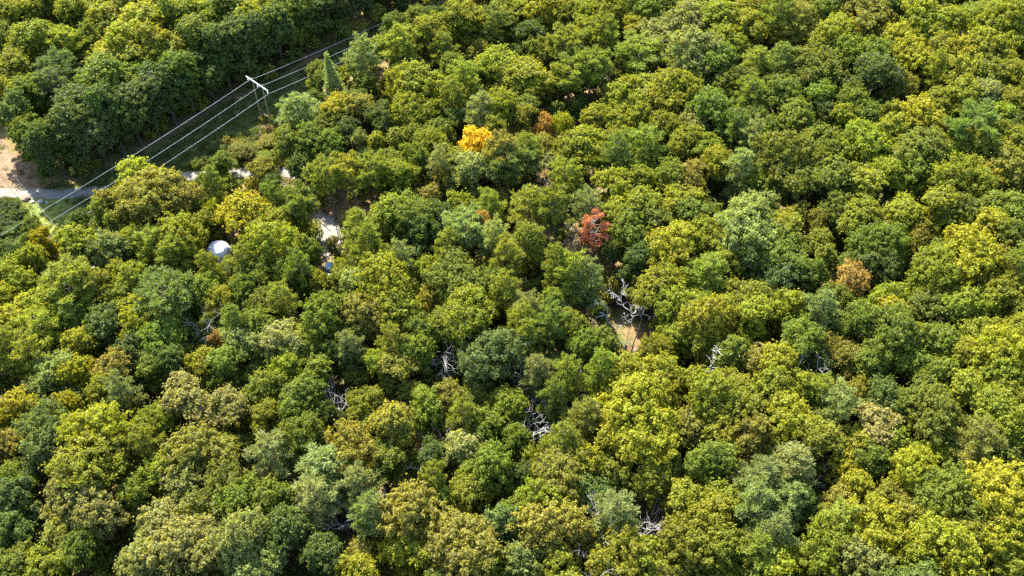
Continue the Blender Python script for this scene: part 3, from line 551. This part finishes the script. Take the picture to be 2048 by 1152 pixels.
def bush(seed, Rr, H, n, leaf, mat):
    rng = np.random.default_rng(seed); k = 16; cs = ball_dirs(k, rng) * rng.uniform(0.3, 0.8, (k, 1)) * np.array([Rr, Rr, H * 0.42]) + [0, 0, H * 0.55]
    i = rng.integers(0, k, n); d = ball_dirs(n, rng); C = cs[i] + d * rng.uniform(0.5, 1, (n, 1)) * Rr * 0.36; C[:, 2] = np.maximum(C[:, 2], 0.05)
    V, F = leaf_quads(C, d + 0.6 * rng.normal(size=(n, 3)) + [0, 0, 0.4], rng.uniform(0.7, 1.3, n) * leaf, rng)
    mb = MB()
    for c in cs[:7]: mb.tube([(0, 0, -0.2), c * 0.5 + [0, 0, 0.1], c], [0.05, 0.03, 0.01], 4)
    V2 = np.array(mb.v); nq = [f for f in mb.f if len(f) == 4]
    me = new_mesh('bush', np.concatenate([V, V2]), np.concatenate([F, np.array(nq) + len(V)])); me.materials.append(M[mat]); me.materials.append(M['bark'])
    mi = np.zeros(len(me.polygons), np.int32); mi[len(F):] = 1; me.polygons.foreach_set('material_index', mi); return me
def tuft(seed, n, h, spread):
    rng = np.random.default_rng(seed); b = rng.normal(size=(n, 3)) * spread; b[:, 2] = -0.03; d = unit(rng.normal(size=(n, 3)) * 0.45 + [0, 0, 1.0]); a = unit(np.cross(d, rng.normal(size=(n, 3))))
    L = rng.uniform(0.5, 1.2, (n, 1)) * h; wd = 0.05
    V = np.stack([b - a * wd, b + a * wd, b + d * L + [0, 0, -0.1] * L], 1).reshape(-1, 3)
    me = new_mesh('grass_tuft', V, np.arange(n * 3).reshape(n, 3)); me.materials.append(M['grass']); return me

T = np.array(tree_xy)
rng = np.random.default_rng(5)
def in_frame(x, y, z=8.0, margin=0.0):
    dx, dy, dz = x, y, z - CAM_Z; dep = dy * _c - dz * _s; u = dx / dep * FPX + 1024; v = 576 - (dy * _s + dz * _c) / dep * FPX
    return (u > -margin) & (u < 2048 + margin) & (v > -margin) & (v < 1152 + margin)
def is_open(x, y, lim=2.5):
    r = np.zeros(np.shape(x), bool)
    for q in open_zone + gaps: r |= inside(q, x, y)
    return r | near_line(road_line, x, y, lim)
# understory: small leafy growth under and between the crowns
N = 5200; x = rng.uniform(-190, 190, N); y = rng.uniform(60, 300, N); k = in_frame(x, y, 4, 80) & ~is_open(x, y, 3.0); x, y = x[k], y[k]
s = rng.uniform(0.7, 1.7, len(x)); hgt = s * rng.uniform(0.8, 1.35, len(x))
thin = np.abs(np.hypot(x + 47, y - 172)) < 12; s[thin] *= 0.55
scatter('understory', np.stack([x, y, ground(x, y)], 1), rng.uniform(0, 6.28, len(x)), np.stack([s, s, hgt], 1), rng.integers(0, 5, len(x)),
        [bush(800 + i, 2.1, 4.2, 700, 0.22, 'understory') for i in range(5)], 'leafy undergrowth of saplings and shrubs beneath the forest canopy', 'undergrowth')
N = 5200; x = rng.uniform(-170, 0, N); y = rng.uniform(120, 280, N)
k = ((inside(brush_zone, x, y) | (inside(brush2, x, y) & ~inside(lawn, x, y)) | (inside(corridor, x, y) & (rng.random(N) < 0.16))) & ~near_line(road_line, x, y, 2.6) & ~inside(bank, x, y)); x, y = x[k], y[k]
s = rng.uniform(0.5, 1.35, len(x)); inb = inside(corridor, x, y) & ~inside(brush_zone, x, y); s[inb] *= 0.5
scatter('brush', np.stack([x, y, ground(x, y)], 1), rng.uniform(0, 6.28, len(x)), np.stack([s, s, s * rng.uniform(.8, 1.2, len(x))], 1), rng.integers(0, 4, len(x)),
        [bush(850 + i, 1.3, 2.0, 420, 0.13, 'scrub') for i in range(4)], 'low green and reddish brush along the power line corridor and road', 'brush')
N = 34000; x = rng.uniform(-170, 10, N); y = rng.uniform(110, 300, N)
k = ((inside(corridor, x, y) | inside(lawn, x, y) | inside(brush_zone, x, y) | (near_line(road_line, x, y, 4.0))) & ~near_line(road_line, x, y, 1.75) & ~inside(bank, x, y)) | (inside(bank, x, y) & (rng.random(N) < 0.05)); x, y = x[k], y[k]
s = np.where(inside(lawn, x, y), 0.5, 1.0) * rng.uniform(0.6, 1.3, len(x))
scatter('grass', np.stack([x, y, ground(x, y) + 0.03], 1), rng.uniform(0, 6.28, len(x)), np.stack([s, s, s], 1), rng.integers(0, 3, len(x)),
        [tuft(870 + i, 90, 0.75, 0.55) for i in range(3)], 'rough grass and weeds in the power line corridor and verges', 'grass')
# the wood goes on beyond the frame, and behind the first rows
def joined(pr):
    ms = [pr[k] for k in ('crown', 'trunk')]; V, F, mi = [], [], []; b = 0
    for j, me in enumerate(ms):
        co = np.zeros(len(me.vertices) * 3, np.float32); me.vertices.foreach_get('co', co); V.append(co.reshape(-1, 3))
        fs = [tuple(p.vertices) for p in me.polygons if len(p.vertices) == 4]; F.append(np.array(fs) + b); mi += [j] * len(fs); b += len(me.vertices)
    me = new_mesh('woodland_tree', np.concatenate(V), np.concatenate(F)); me.materials.append(M['understory']); me.materials.append(M['bark']); me.polygons.foreach_set('material_index', np.array(mi, np.int32)); return me
pts = []
cand = np.stack([rng.uniform(-260, 260, 9000), rng.uniform(20, 420, 9000)], 1); opn = is_open(cand[:, 0], cand[:, 1], 3.5)
for (x, y), bad in zip(cand, opn):
    if bad: continue
    far_in = in_frame(x, y, 14, 30)
    u_, v_ = to_px((x, y, float(ground(x, y)) + 8.0))
    if 880 < u_ < 1260 and 340 < v_ < 640 and rng.random() < 0.65: continue
    dmin = 5.0 if far_in else 6.6
    if far_in:
        d = np.hypot(T[:, 0] - x, T[:, 1] - y) / T[:, 2]
        if d.min() < 0.98: continue
    elif np.min(np.hypot(T[:, 0] - x, T[:, 1] - y)) < 5.5: continue
    if pts and np.min(np.hypot(np.array(pts)[:, 0] - x, np.array(pts)[:, 1] - y)) < dmin: continue
    pts.append((x, y, far_in))
P = np.array(pts); inf = P[:, 2] > 0.5
s = rng.uniform(0.75, 1.1, len(P)); s[inf] *= 0.66; hz = s * rng.uniform(0.95, 1.15, len(P))
scatter('woodland', np.stack([P[:, 0], P[:, 1], ground(P[:, 0], P[:, 1])], 1), rng.uniform(0, 6.28, len(P)), np.stack([s, s, hz], 1), rng.integers(0, 3, len(P)),
        [joined(PROTO['B'][i]) for i in range(3)], 'unbroken mass of further woodland and young trees between the crowns', 'woodland')
print('trees', len(tree_xy), 'fill', len(P), 'in frame', int(inf.sum()))

# ------------------------------------------------------------------ power line: wooden frame and three wires
PL, PR = pix(523, 229)[0], pix(542, 248)[0]
wd = np.array([0.682, 0.731, 0.0]); wd /= np.linalg.norm(wd); ad = np.array([wd[1], -wd[0], 0.0])
ztop = PL[2] + 12.2 + 0.0
A0, A1, A2 = flat(492, 153, ztop), flat(514, 166, ztop), flat(537, 179, ztop)
mid = (A0 + A2) / 2; half = 4.05; A = [mid - ad * half, mid, mid + ad * half]
fr = empty('power_line_tower', (mid[0], mid[1], float(ground(mid[0], mid[1]))), 0.0)
tag(fr, 'wooden two-pole power line frame with a pale crossarm in the shaded corridor', 'power pole')
org = np.array(fr.location)
for sg in (-1, 1):
    b = mid + ad * 2.05 * sg; gz = float(ground(b[0], b[1]))
    MB().tube([np.array([b[0], b[1], gz - 1.0]) - org, np.array([b[0], b[1], (gz + ztop) / 2]) - org, np.array([b[0], b[1], ztop + 0.45]) - org], [0.2, 0.18, 0.15], 10).build('pole', M['pole'], fr)
def bar(a, b, wdt, hgt):
    a, b = np.asarray(a, float), np.asarray(b, float); d = unit(b - a); sd = unit(np.cross(d, [0, 0, 1])); up = np.cross(sd, d); V = []
    for p in (a, b):
        for i, j in ((-1, -1), (1, -1), (1, 1), (-1, 1)): V.append(p + sd * i * wdt / 2 + up * j * hgt / 2)
    return V, [(3, 2, 1, 0), (4, 5, 6, 7), (0, 1, 5, 4), (1, 2, 6, 5), (2, 3, 7, 6), (3, 0, 4, 7)]
off = wd * 0.22
for sg in (-1,): MB().add(*bar(A[0] - ad * 0.25 - org + off * sg, A[2] + ad * 0.25 - org + off * sg, 0.2, 0.24)).build('crossarm', M['arm'], fr)
hz = float(org[2])
for sg in (-1, 1):
    b0 = mid + ad * 2.05 * sg - org; b1 = mid - ad * 2.05 * sg - org
    MB().add(*bar(np.array([b0[0], b0[1], 1.6]) + wd * 0.22 * sg, np.array([b1[0], b1[1], 2.6]) + wd * 0.22 * sg, 0.09, 0.16)).build('brace', M['pole'], fr)
att = []
for p in A:
    q = p - org; m = MB(); m.tube([q + [0, 0, 0.05], q + [0, 0, -1.35]], 0.025, 5)
    for k in range(6): zc = -0.25 - 0.16 * k; m.tube([q + [0, 0, zc + 0.05], q + [0, 0, zc], q + [0, 0, zc - 0.05]], [0.05, 0.14, 0.06], 8)
    m.build('insulator_string', M['insul'], fr); att.append(p + [0, 0, -1.35])
def on_line(px, py, p0):
    """where the sight line of that pixel crosses the upright plane of the wire through p0"""
    u, v = (px - 1024) / FPX, (576 - py) / FPX; d = np.array([u, _c + v * _s, -_s + v * _c]); nrm = np.cross(wd, [0, 0, 1.0])
    t = np.dot(p0 - np.array([0, 0, CAM_Z]), nrm) / np.dot(d, nrm); q = d * t + [0, 0, CAM_Z]; return float(np.dot((q - p0)[:2], wd[:2])), float(q[2])
SPAN = 190.0; ends = [((0, 471), (859, 0)), ((0, 503), (897, 0)), ((0, 533), (920, 8))]
wl = ['uppermost power line wire running nearest the far trees', 'middle power line wire of three spanning the corridor', 'lowest power line wire running nearest the sunlit brush']
zend = []
for p0, (ea, eb), lb in zip(att, ends, wl):
    pts = []
    for (s1, z1), sg in ((on_line(*ea, p0), -1), (on_line(*eb, p0), 1)):
        sag = min(12.0, max(1.0, (p0[2] - z1) / (4 * (abs(s1) / SPAN) * (1 - abs(s1) / SPAN))))
        seg = [p0 + wd * sg * SPAN * f + np.array([0, 0, -sag * 4 * f * (1 - f)]) for f in np.linspace(0, 1, 40)]
        pts = seg[::-1] if sg < 0 else pts[:-1] + seg
    m = MB(); m.tube([q - p0 for q in pts], 0.045, 5); o = m.build('power_line_wire', M['wire']); o.location = tuple(p0); tag(o, lb, 'wire', 'power line wires')

# ------------------------------------------------------------------ lesser cable on its poles, and a pair of service wires
def utility_pole(top, label):
    gz = float(ground(top[0], top[1])); e = empty('utility_pole', (top[0], top[1], gz)); h = top[2] - gz
    MB().tube([(0, 0, -0.8), (0, 0, h * 0.5), (0, 0, h + 0.3)], [0.16, 0.14, 0.11], 8).build('pole', M['pole'], e)
    for k in (0.0,): MB().tube([(k, 0.13, h - 0.2), (k, 0.13, h - 0.05), (k, 0.13, h + 0.05)], [0.05, 0.06, 0.03], 6).build('insulator', M['insul'], e)
    tag(e, label, 'utility pole'); return np.array([top[0], top[1], top[2]])
def sight(px, py, h): q, _ = pix(px, py, h); return q + [0, 0, h]
def cable(a, b, sag, rad, mat, label, name='service_wire', group=None):
    m = MB(); m.tube([(b - a) * f + np.array([0, 0, -4 * sag * f * (1 - f)]) for f in np.linspace(0, 1, 24)], rad, 5); o = m.build(name, mat); o.location = tuple(a); tag(o, label, 'cable', group)
c0, c1 = sight(0, 312, 9.0), sight(113, 454, 9.0); c2 = c0 + (c0 - c1) * 0.9; c2[2] = float(ground(c2[0], c2[1])) + 9.0
utility_pole(c1, 'utility pole rising from the trees below the lawn'); utility_pole(c2, 'utility pole above the bare earth bank')
cable(c2 - [0, 0, 0.2], c1 - [0, 0, 0.2], 0.5, 0.05, M['cable'], 'dark cable crossing the gravel road and lawn', 'utility_cable')
u0, u1 = sight(536, 346, 8.0), sight(612, 399, 8.0)
for k, lb in ((0, 'upper thin pale service wire of a pair near the driveway'), (1, 'lower thin pale service wire of a pair near the driveway')):
    cable(u0 + [0.75 * k, -0.1, -0.2], u1 + [0.75 * k, -0.1, -0.2], 0.2, 0.035, M['wire'], lb, 'service_wire', 'service wires')
utility_pole(u0, 'utility pole among trees at the bend of the driveway'); utility_pole(u1, 'utility pole among trees by the gravel clearing')

# ------------------------------------------------------------------ dead trees
def bare_tree(name, base, H, seed, label, spread=0.5, lean=(0, 0), stems=2, mat='deadwood', r0=0.24, group=None):
    rng = np.random.default_rng(seed); e = empty(name, base); tk = MB(); st = []
    def grow(mb, p, d, L, r, lev, top):
        n = 4; pts = [p]; dd = unit(d)
        for i in range(n): dd = unit(dd + rng.normal(size=3) * (0.13 if lev == 0 else 0.24) + np.array([0, 0, 0.04])); pts.append(pts[-1] + dd * L / n)
        mb.tube(pts, [r * (1 - 0.62 * i / n) for i in range(n + 1)], 7 if lev < 2 else 5)
        if lev >= 3: return
        k = int(rng.integers(3, 6)) if lev else 4
        for j in range(k):
            f = rng.uniform(0.45, 1.0) if j else 1.0; i = min(n - 1, int(f * n)); q = pts[i] * (1 - (f * n - i)) + pts[i + 1] * (f * n - i) if f < 1 else pts[-1]
            sd = unit(dd + rng.normal(size=3) * (0.55 + spread * 0.6) + np.array([0, 0, 0.12])); grow(mb if lev else st[-1], q, sd, L * rng.uniform(0.42, 0.68), r * (1 - 0.55 * f) * 0.72 + 0.008, lev + 1, top)
    for k in range(stems):
        st.append(MB()); a = 6.28 * k / stems + rng.uniform(0, 1); d0 = np.array([math.cos(a) * spread * 0.4 + lean[0], math.sin(a) * spread * 0.4 + lean[1], 1.0])
        grow(tk, np.array([0, 0, -0.5]) + np.array([math.cos(a), math.sin(a), 0]) * 0.08 * (stems > 1), d0, H * 0.5, r0, 0, True)
    tk.build('trunk', M['dead_bark'], e)
    for m in st: m.build('limb', M[mat], e)
    tag(e, label, 'dead tree', group); return e
def snag(name, base, top, seed, label, n=26, reach=3.0, mat='deadwood', r0=0.2):
    rng = np.random.default_rng(seed); e = empty(name, base); a = np.array([0, 0, -0.5]); b = np.asarray(top, float) - np.asarray(base, float); H = np.linalg.norm(b); ax = unit(b)
    MB().tube([a, b * 0.35 + rng.normal(size=3) * 0.06, b * 0.7 + rng.normal(size=3) * 0.08, b], [r0, r0 * 0.75, r0 * 0.45, 0.03], 8).build('trunk', M['dead_bark'], e)
    for k in range(n):
        f = rng.uniform(0.42, 0.98); p = b * f; th = rng.uniform(0, 6.28); d = unit(np.array([math.cos(th), math.sin(th), rng.uniform(0.0, 0.6)]) + ax * 0.3); L = reach * (1.15 - 0.8 * f) * rng.uniform(0.6, 1.2)
        m = MB(); q = p + d * L * 0.5 + rng.normal(size=3) * 0.12; r_ = q + unit(d + [0, 0, rng.uniform(-0.1, 0.6)]) * L * 0.5; m.tube([p, q, r_], [0.065, 0.045, 0.014], 5)
        for j in range(2): w0 = p * 0.3 + q * 0.7 if j else q; m.tube([w0, w0 + unit(d + rng.normal(size=3) * 0.6) * L * 0.35], [0.035, 0.01], 4)
        m.build('branch', M[mat], e)
    tag(e, label, 'dead tree'); return e
# the big bare tree: limbs traced on a surface that leans away from the camera, then pushed to and fro
hb, _ = pix(1251, 716); hero = empty('dead_tree', hb); hr = np.random.default_rng(77)
tag(hero, 'big bare silver-grey dead tree with many crooked limbs above bare soil', 'dead tree')
nrm = np.array([0, -math.cos(R(26)), math.sin(R(26))])
def hp(px, py, j=0.5):
    u, v = (px - 1024) / FPX, (576 - py) / FPX; d = np.array([u, _c + v * _s, -_s + v * _c]); t = np.dot(hb - np.array([0, 0, CAM_Z]), nrm) / np.dot(d, nrm)
    return d * (t + hr.uniform(-j, j)) + [0, 0, CAM_Z] - hb
def hlimb(name, pts, r, mat, twigs=5):
    w = [hp(*p) for p in pts]; w[0] = hp(*pts[0], 0.0); w = list(spline(w, 3)); n = len(w); m = MB(); m.tube(w, [(r * (1 - 0.8 * i / (n - 1)) + 0.02) * 0.68 for i in range(n)], 6)
    for k in range(twigs):
        i = int(hr.integers(n // 3, n)); d = unit(w[min(i + 1, n - 1)] - w[i - 1]); tdir = unit(d + hr.normal(size=3) * 0.9); L = hr.uniform(0.7, 1.8); md = w[i] + tdir * L * 0.5
        e2 = md + unit(tdir + hr.normal(size=3) * 0.5) * L * 0.5; m.tube([w[i], md, e2], [0.05, 0.036, 0.014], 4)
        m.tube([md, md + unit(tdir + hr.normal(size=3) * 0.9) * L * 0.4], [0.03, 0.012], 4)
    m.build(name, M[mat], hero)
stem = [np.array([0, 0, -0.6]), hp(1251, 700, 0), hp(1252, 690, 0)]
MB().tube(stem, [0.34, 0.3, 0.27], 9).build('trunk', M['dead_bark'], hero)
hlimb('trunk', [(1251, 700), (1243, 690), (1236, 678), (1228, 662), (1222, 650)], 0.2, 'dead_bark', 1)
hlimb('trunk', [(1262, 712), (1266, 690), (1274, 668), (1281, 645), (1284, 628)], 0.22, 'dead_bark', 2)
for pts in ([(1252, 692), (1256, 670), (1262, 645), (1266, 628), (1260, 615)], [(1266, 628), (1258, 620), (1246, 612), (1242, 598), (1244, 580)], [(1243, 604), (1234, 592), (1222, 585), (1217, 570)], [(1244, 590), (1248, 578), (1246, 566)],
            [(1252, 690), (1244, 686), (1236, 689), (1228, 680)], [(1256, 684), (1266, 694), (1270, 700)], [(1222, 650), (1214, 640), (1216, 625), (1212, 615), (1200, 607), (1188, 605)], [(1222, 650), (1232, 660), (1238, 652)], [(1216, 638), (1208, 630), (1200, 633)],
            [(1262, 645), (1252, 640), (1250, 628)], [(1266, 628), (1274, 620), (1270, 612)], [(1284, 630), (1290, 618), (1302, 612), (1310, 606)], [(1284, 640), (1278, 622), (1274, 612)], [(1286, 628), (1298, 632), (1306, 634), (1318, 630)], [(1285, 630), (1292, 608), (1290, 600)], [(1302, 612), (1304, 600), (1300, 596)], [(1310, 632), (1322, 625), (1324, 618)]):
    hlimb('limb', pts, 0.11, 'deadwood', 9)
sb = pix(1388, 782, 7.0)[0]
snag('dead_conifer', sb, sb + np.array([3.6, 2.4, 17.5]), 31, 'leaning dead branchy snag bare of needles among green crowns', 30, 3.4)
def at_top(px, py, h): return pix(px, py, h)[0]
DEAD = [(1069, 845, 16, 'forked grey dead tree with upswept bare branches', 3, 0.35), (868, 868, 17, 'tangled bare branches of a dead tree in the dark gap', 2, 0.6), (880, 908, 13, 'shorter tangled dead tree under the forked one in the gap', 2, 0.7),
        (376, 645, 19, 'pale grey bare-topped dead tree beside a yellow-tinged crown', 2, 0.6), (1602, 732, 20, 'bare silvery twigs of a dead tree beside a tan crown', 2, 0.7), (1170, 1138, 19, 'bare grey dead tree with dense upright twigs at the wood edge', 3, 0.35),
        (705, 1040, 15, 'small grey dead tree beneath the big pale pine', 3, 0.4), (1148, 738, 14, 'low bare grey branches beside feathery pines', 2, 0.8), (910, 702, 16, 'dark bare-branched dead tree beside a large round crown', 2, 0.6),
        (1320, 1012, 12, 'white bare branches lying over the dark soil gap', 2, 0.9), (1076, 790, 16, 'thin grey dead tree among pale feathery pines', 2, 0.4), (1046, 712, 15, 'thin bare branches beside a blue-green crown', 2, 0.5), (1140, 630, 16, 'bare grey branches among green pines', 2, 0.6),
        (645, 800, 15, 'dark bare dead tree in a deep shaded gap', 2, 0.6), (1660, 905, 15, 'grey bare branches beside yellow-tinged crowns', 2, 0.6), (775, 990, 15, 'grey curled bare branches beside the big pale pine', 2, 0.7), (722, 700, 15, 'thin grey dead tree on a patch of brown litter', 2, 0.4), (1230, 1035, 19, 'white bare twigs within a pale feathery pine', 2, 0.6)]
for i, (px, py, h, lb, st, sp) in enumerate(DEAD):
    bare_tree('dead_tree', at_top(px, py, h * 0.62), h, 900 + i, lb, sp, (0, 0.05), st, 'deadwood', 0.17)
for i, (x0, y0, x1, y1) in enumerate([(684, 490, 665, 420), (678, 476, 660, 425), (792, 395, 789, 345)]):
    b0 = pix(x0, y0)[0]; snag('dead_pole_tree', b0, b0 + np.array([-0.4, 0.3, 10.5 - i]), 50 + i, ['slender dark dead trunk leaning over the gravel clearing', 'second slender dead trunk beside the leaning one at the clearing', 'pale bare trunk in a dark gap beyond the clearing'][i], 9, 1.1, 'dead_bark', 0.11)
def log(a, b, r, label, mat, seed):
    a, b = np.asarray(a), np.asarray(b); rg = np.random.default_rng(seed); m = MB(); m.tube([np.zeros(3), (b - a) * 0.5 + rg.normal(size=3) * 0.05, b - a], [r, r * 0.85, r * 0.6], 8)
    e = empty('fallen_log', a); m.build('trunk', M[mat], e)
    br = MB(); q = (b - a) * 0.6; br.tube([q, q + [0.3, 0.2, 0.7]], [r * 0.35, 0.02], 5); br.build('broken_branch', M[mat], e); tag(e, label, 'log')
def gp(px, py, dz): q = pix(px, py)[0]; return q + [0, 0, dz]
log(gp(632, 438, 0.3), gp(659, 459, 1.3), 0.14, 'dark slim log lying across the edge of the gravel clearing', 'bark', 1)
log(gp(1068, 583, 0.2), gp(1096, 586, 0.25), 0.18, 'pale orange-brown fallen log on the forest floor', 'dead_bark', 2)
log(gp(1072, 592, 0.2), gp(1102, 583, 0.3), 0.15, 'thinner pale fallen log crossing another on the forest floor', 'deadwood', 3)

# ------------------------------------------------------------------ stones, white dome, small building, parked car
def boulder(px, py, r, seed, label, mat):
    rg = np.random.default_rng(seed); q = pix(px, py)[0]; n = 10; V = []; F = []
    for i in range(1, n // 2 + 3):
        th = math.pi * i / (n // 2 + 3)
        for k in range(n): ph = 2 * math.pi * k / n; V.append(np.array([math.cos(ph) * math.sin(th) * 1.2, math.sin(ph) * math.sin(th), math.cos(th) * 0.7]) * r * rg.uniform(0.78, 1.15) + [0, 0, r * 0.35])
    m = n // 2 + 2
    for i in range(m - 1):
        for k in range(n): F.append((i * n + k, (i + 1) * n + k, (i + 1) * n + (k + 1) % n, i * n + (k + 1) % n))
    F += [tuple(range(n)), tuple(range(m * n - 1, (m - 1) * n - 1, -1))]
    o = link('boulder', new_mesh('boulder', V, F), None, M[mat]); o.location = tuple(q); o.rotation_euler = (0, 0, rg.uniform(0, 6)); tag(o, label, 'rock')
boulder(53, 399, 0.85, 1, 'brown angular boulder at the edge of the lawn', 'brownrock'); boulder(65, 405, 0.5, 2, 'small pale stone beside the brown boulder on the lawn', 'rock')
boulder(82, 404, 0.62, 3, 'largest pale stone in the row on the lawn', 'rock'); boulder(94, 406, 0.42, 4, 'smallest pale stone at the end of the row on the lawn', 'rock')
boulder(775, 400, 1.1, 5, 'pale sunlit boulder in a gap among yellow-green trees', 'rock')
def dome(px, py):
    q, t = pix(px, py, 7.6); Rd = 23 * t / FPX; Hd = Rd * 0.8; z0 = 5.6; e = empty('domed_building', q); n = 12
    wm = MB(); wm.tube([(0, 0, -0.6), (0, 0, z0 - 0.1)], Rd * 0.99, 28); wm.build('wall', M['canvas'], e)
    dm = MB(); dm.box((-0.5, -Rd - 0.06, -0.1), (0.5, -Rd * 0.9, 2.05)); dm.build('door', M['pole'], e)
    for k in range(n):
        V = []; F = []; m = 7
        for i in range(m + 1):
            th = math.pi / 2 * i / m; r_ = Rd * math.cos(th * 0.985); z = Hd * math.sin(th)
            for j in range(4): a = 2 * math.pi * (k + j / 3 * 0.985) / n; bulge = 1 + 0.02 * math.sin(math.pi * j / 3); V.append((r_ * bulge * math.cos(a), r_ * bulge * math.sin(a), z + z0))
        for i in range(m):
            for j in range(3): b = i * 4 + j; F.append((b, b + 1, b + 5, b + 4))
        link('panel', new_mesh('panel', V, F), e, M['canvas'])
    ring = MB()
    ring.tube([(math.cos(2 * math.pi * k / 24) * Rd * 1.02, math.sin(2 * math.pi * k / 24) * Rd * 1.01, z0 - 0.05) for k in range(25)], 0.09, 6); ring.build('eaves_ring', M['arm'], e)
    cap = MB(); cap.tube([(0, 0, z0 + Hd - 0.05), (0, 0, z0 + Hd + 0.04), (0, 0, z0 + Hd + 0.1)], [0.35, 0.3, 0.08], 10); cap.build('vent_cap', M['canvas'], e)
    tag(e, 'white building with a panelled dome roof half hidden among yellow-green trees', 'building')
dome(433, 489)
def cabin(px, py):
    q, t = pix(px, py, 5.6); e = empty('cabin', q, 0.35); L, W, H = 3.6, 2.6, 5.0
    MB().box((-L, -W, -0.4), (L, W, H)).build('wall', M['clad'], e)
    m = MB(); m.add([(-L, -W, H), (L, -W, H), (L, W, H), (-L, W, H), (-L, 0, H + 1.1), (L, 0, H + 1.1)], [(0, 1, 2, 3), (0, 4, 5, 1), (3, 2, 5, 4), (0, 3, 4), (1, 5, 2)]); m.build('gable', M['clad'], e)
    for sg in (-1, 1):
        rf = MB(); rf.add([(-L - .3, sg * (W + .35), H - .10), (L + .3, sg * (W + .35), H - .10), (L + .3, 0, H + 1.19), (-L - .3, 0, H + 1.19), (-L - .3, sg * (W + .35), H - .04), (L + .3, sg * (W + .35), H - .04), (L + .3, 0, H + 1.25), (-L - .3, 0, H + 1.25)],
               [(0, 1, 2, 3), (4, 7, 6, 5), (0, 4, 5, 1), (1, 5, 6, 2), (2, 6, 7, 3), (3, 7, 4, 0)]); r = rf.build('roof', M['roofmetal'], e)
        for k in range(9):
            x = -L - .15 + k * (2 * L + .3) / 8; MB().tube([(x, sg * (W + .34), H - 0.02), (x, sg * 0.02, H + 1.27)], 0.03, 4).build('rib', M['roofmetal'], r)
    d = MB(); d.box((-0.45, -W - 0.05, -0.1), (0.45, -W - 0.003, 1.95)); d.build('door', M['pole'], e)
    for x in (-2.2, 2.2):
        for z in (0.8, 3.3): wn = MB(); wn.box((x - 0.5, -W - 0.04, z), (x + 0.5, -W - 0.003, z + 0.95)); wn.build('window', M['glass'], e)
    tag(e, 'small cabin with a pale ribbed metal roof glimpsed through the trees', 'cabin')
cabin(212, 541)
def car(px, py, rz):
    q = pix(px, py)[0]; e = empty('parked_car', q + np.array([0, 0, 0.12]), rz)
    prof = [(-2.15, 0.45), (-2.2, 0.75), (-2.05, 0.95), (-1.2, 1.0), (-0.75, 1.02), (2.0, 1.02), (2.15, 0.9), (2.15, 0.45)]
    def extr(pr, y0, inset=0.0):
        n = len(pr); V = [(x, -y0, z) for x, z in pr] + [(x, -y0 - 0.06 if 0.5 < z < 0.95 else -y0, z) for x, z in pr][:0]
        V = [(x, -y0 + (inset if z > 1.1 else 0), z) for x, z in pr] + [(x, y0 - (inset if z > 1.1 else 0), z) for x, z in pr]
        return V, [tuple(range(n - 1, -1, -1)), tuple(range(n, 2 * n))] + [(i, (i + 1) % n, n + (i + 1) % n, n + i) for i in range(n)]
    MB().add(*extr(prof, 0.88)).build('body', M['carpaint'], e)
    MB().add(*extr([(-1.0, 1.021), (-0.35, 1.5), (0.1, 1.56), (1.5, 1.56), (1.95, 1.45), (2.05, 1.021)], 0.8, 0.14)).build('roof', M['carpaint'], e)
    MB().add([(-1.0, -0.7, 1.05), (-1.0, 0.7, 1.05), (-0.38, 0.6, 1.5), (-0.38, -0.6, 1.5)], [(0, 1, 2, 3)]).add([(-1.03, -0.7, 1.06), (-1.03, 0.7, 1.06), (-0.4, 0.6, 1.51), (-0.4, -0.6, 1.51)], [(3, 2, 1, 0)]).build('windscreen', M['glass'], e)
    for sg in (-1, 1):
        for x0, x1 in ((-0.55, 0.35), (0.45, 1.2)): w_ = MB(); w_.box((x0, sg * 0.795 - 0.03, 1.08), (x1, sg * 0.795 + 0.03, 1.4)); w_.build('side_window', M['glass'], e)
        for x in (-1.35, 1.35):
            w_ = MB(); w_.tube([(x, sg * 0.72, 0.22), (x, sg * 0.92, 0.22)], 0.33, 16); wh = w_.build('wheel', M['tyre'], e); r_ = MB(); r_.tube([(x, sg * 0.9, 0.22), (x, sg * 0.935, 0.22)], 0.2, 12); r_.build('rim', M['rim'], wh)
        l_ = MB(); l_.box((-2.23, sg * 0.62 - 0.18, 0.68), (-2.16, sg * 0.62 + 0.18, 0.82)); l_.build('headlight', M['lamp'], e)
        l_ = MB(); l_.box((2.14, sg * 0.68 - 0.12, 0.66), (2.18, sg * 0.68 + 0.12, 0.86)); l_.build('tail_light', M['redlamp'], e)
    tag(e, 'teal car parked under the trees below the gravel clearing', 'car')
car(660, 547, R(100))
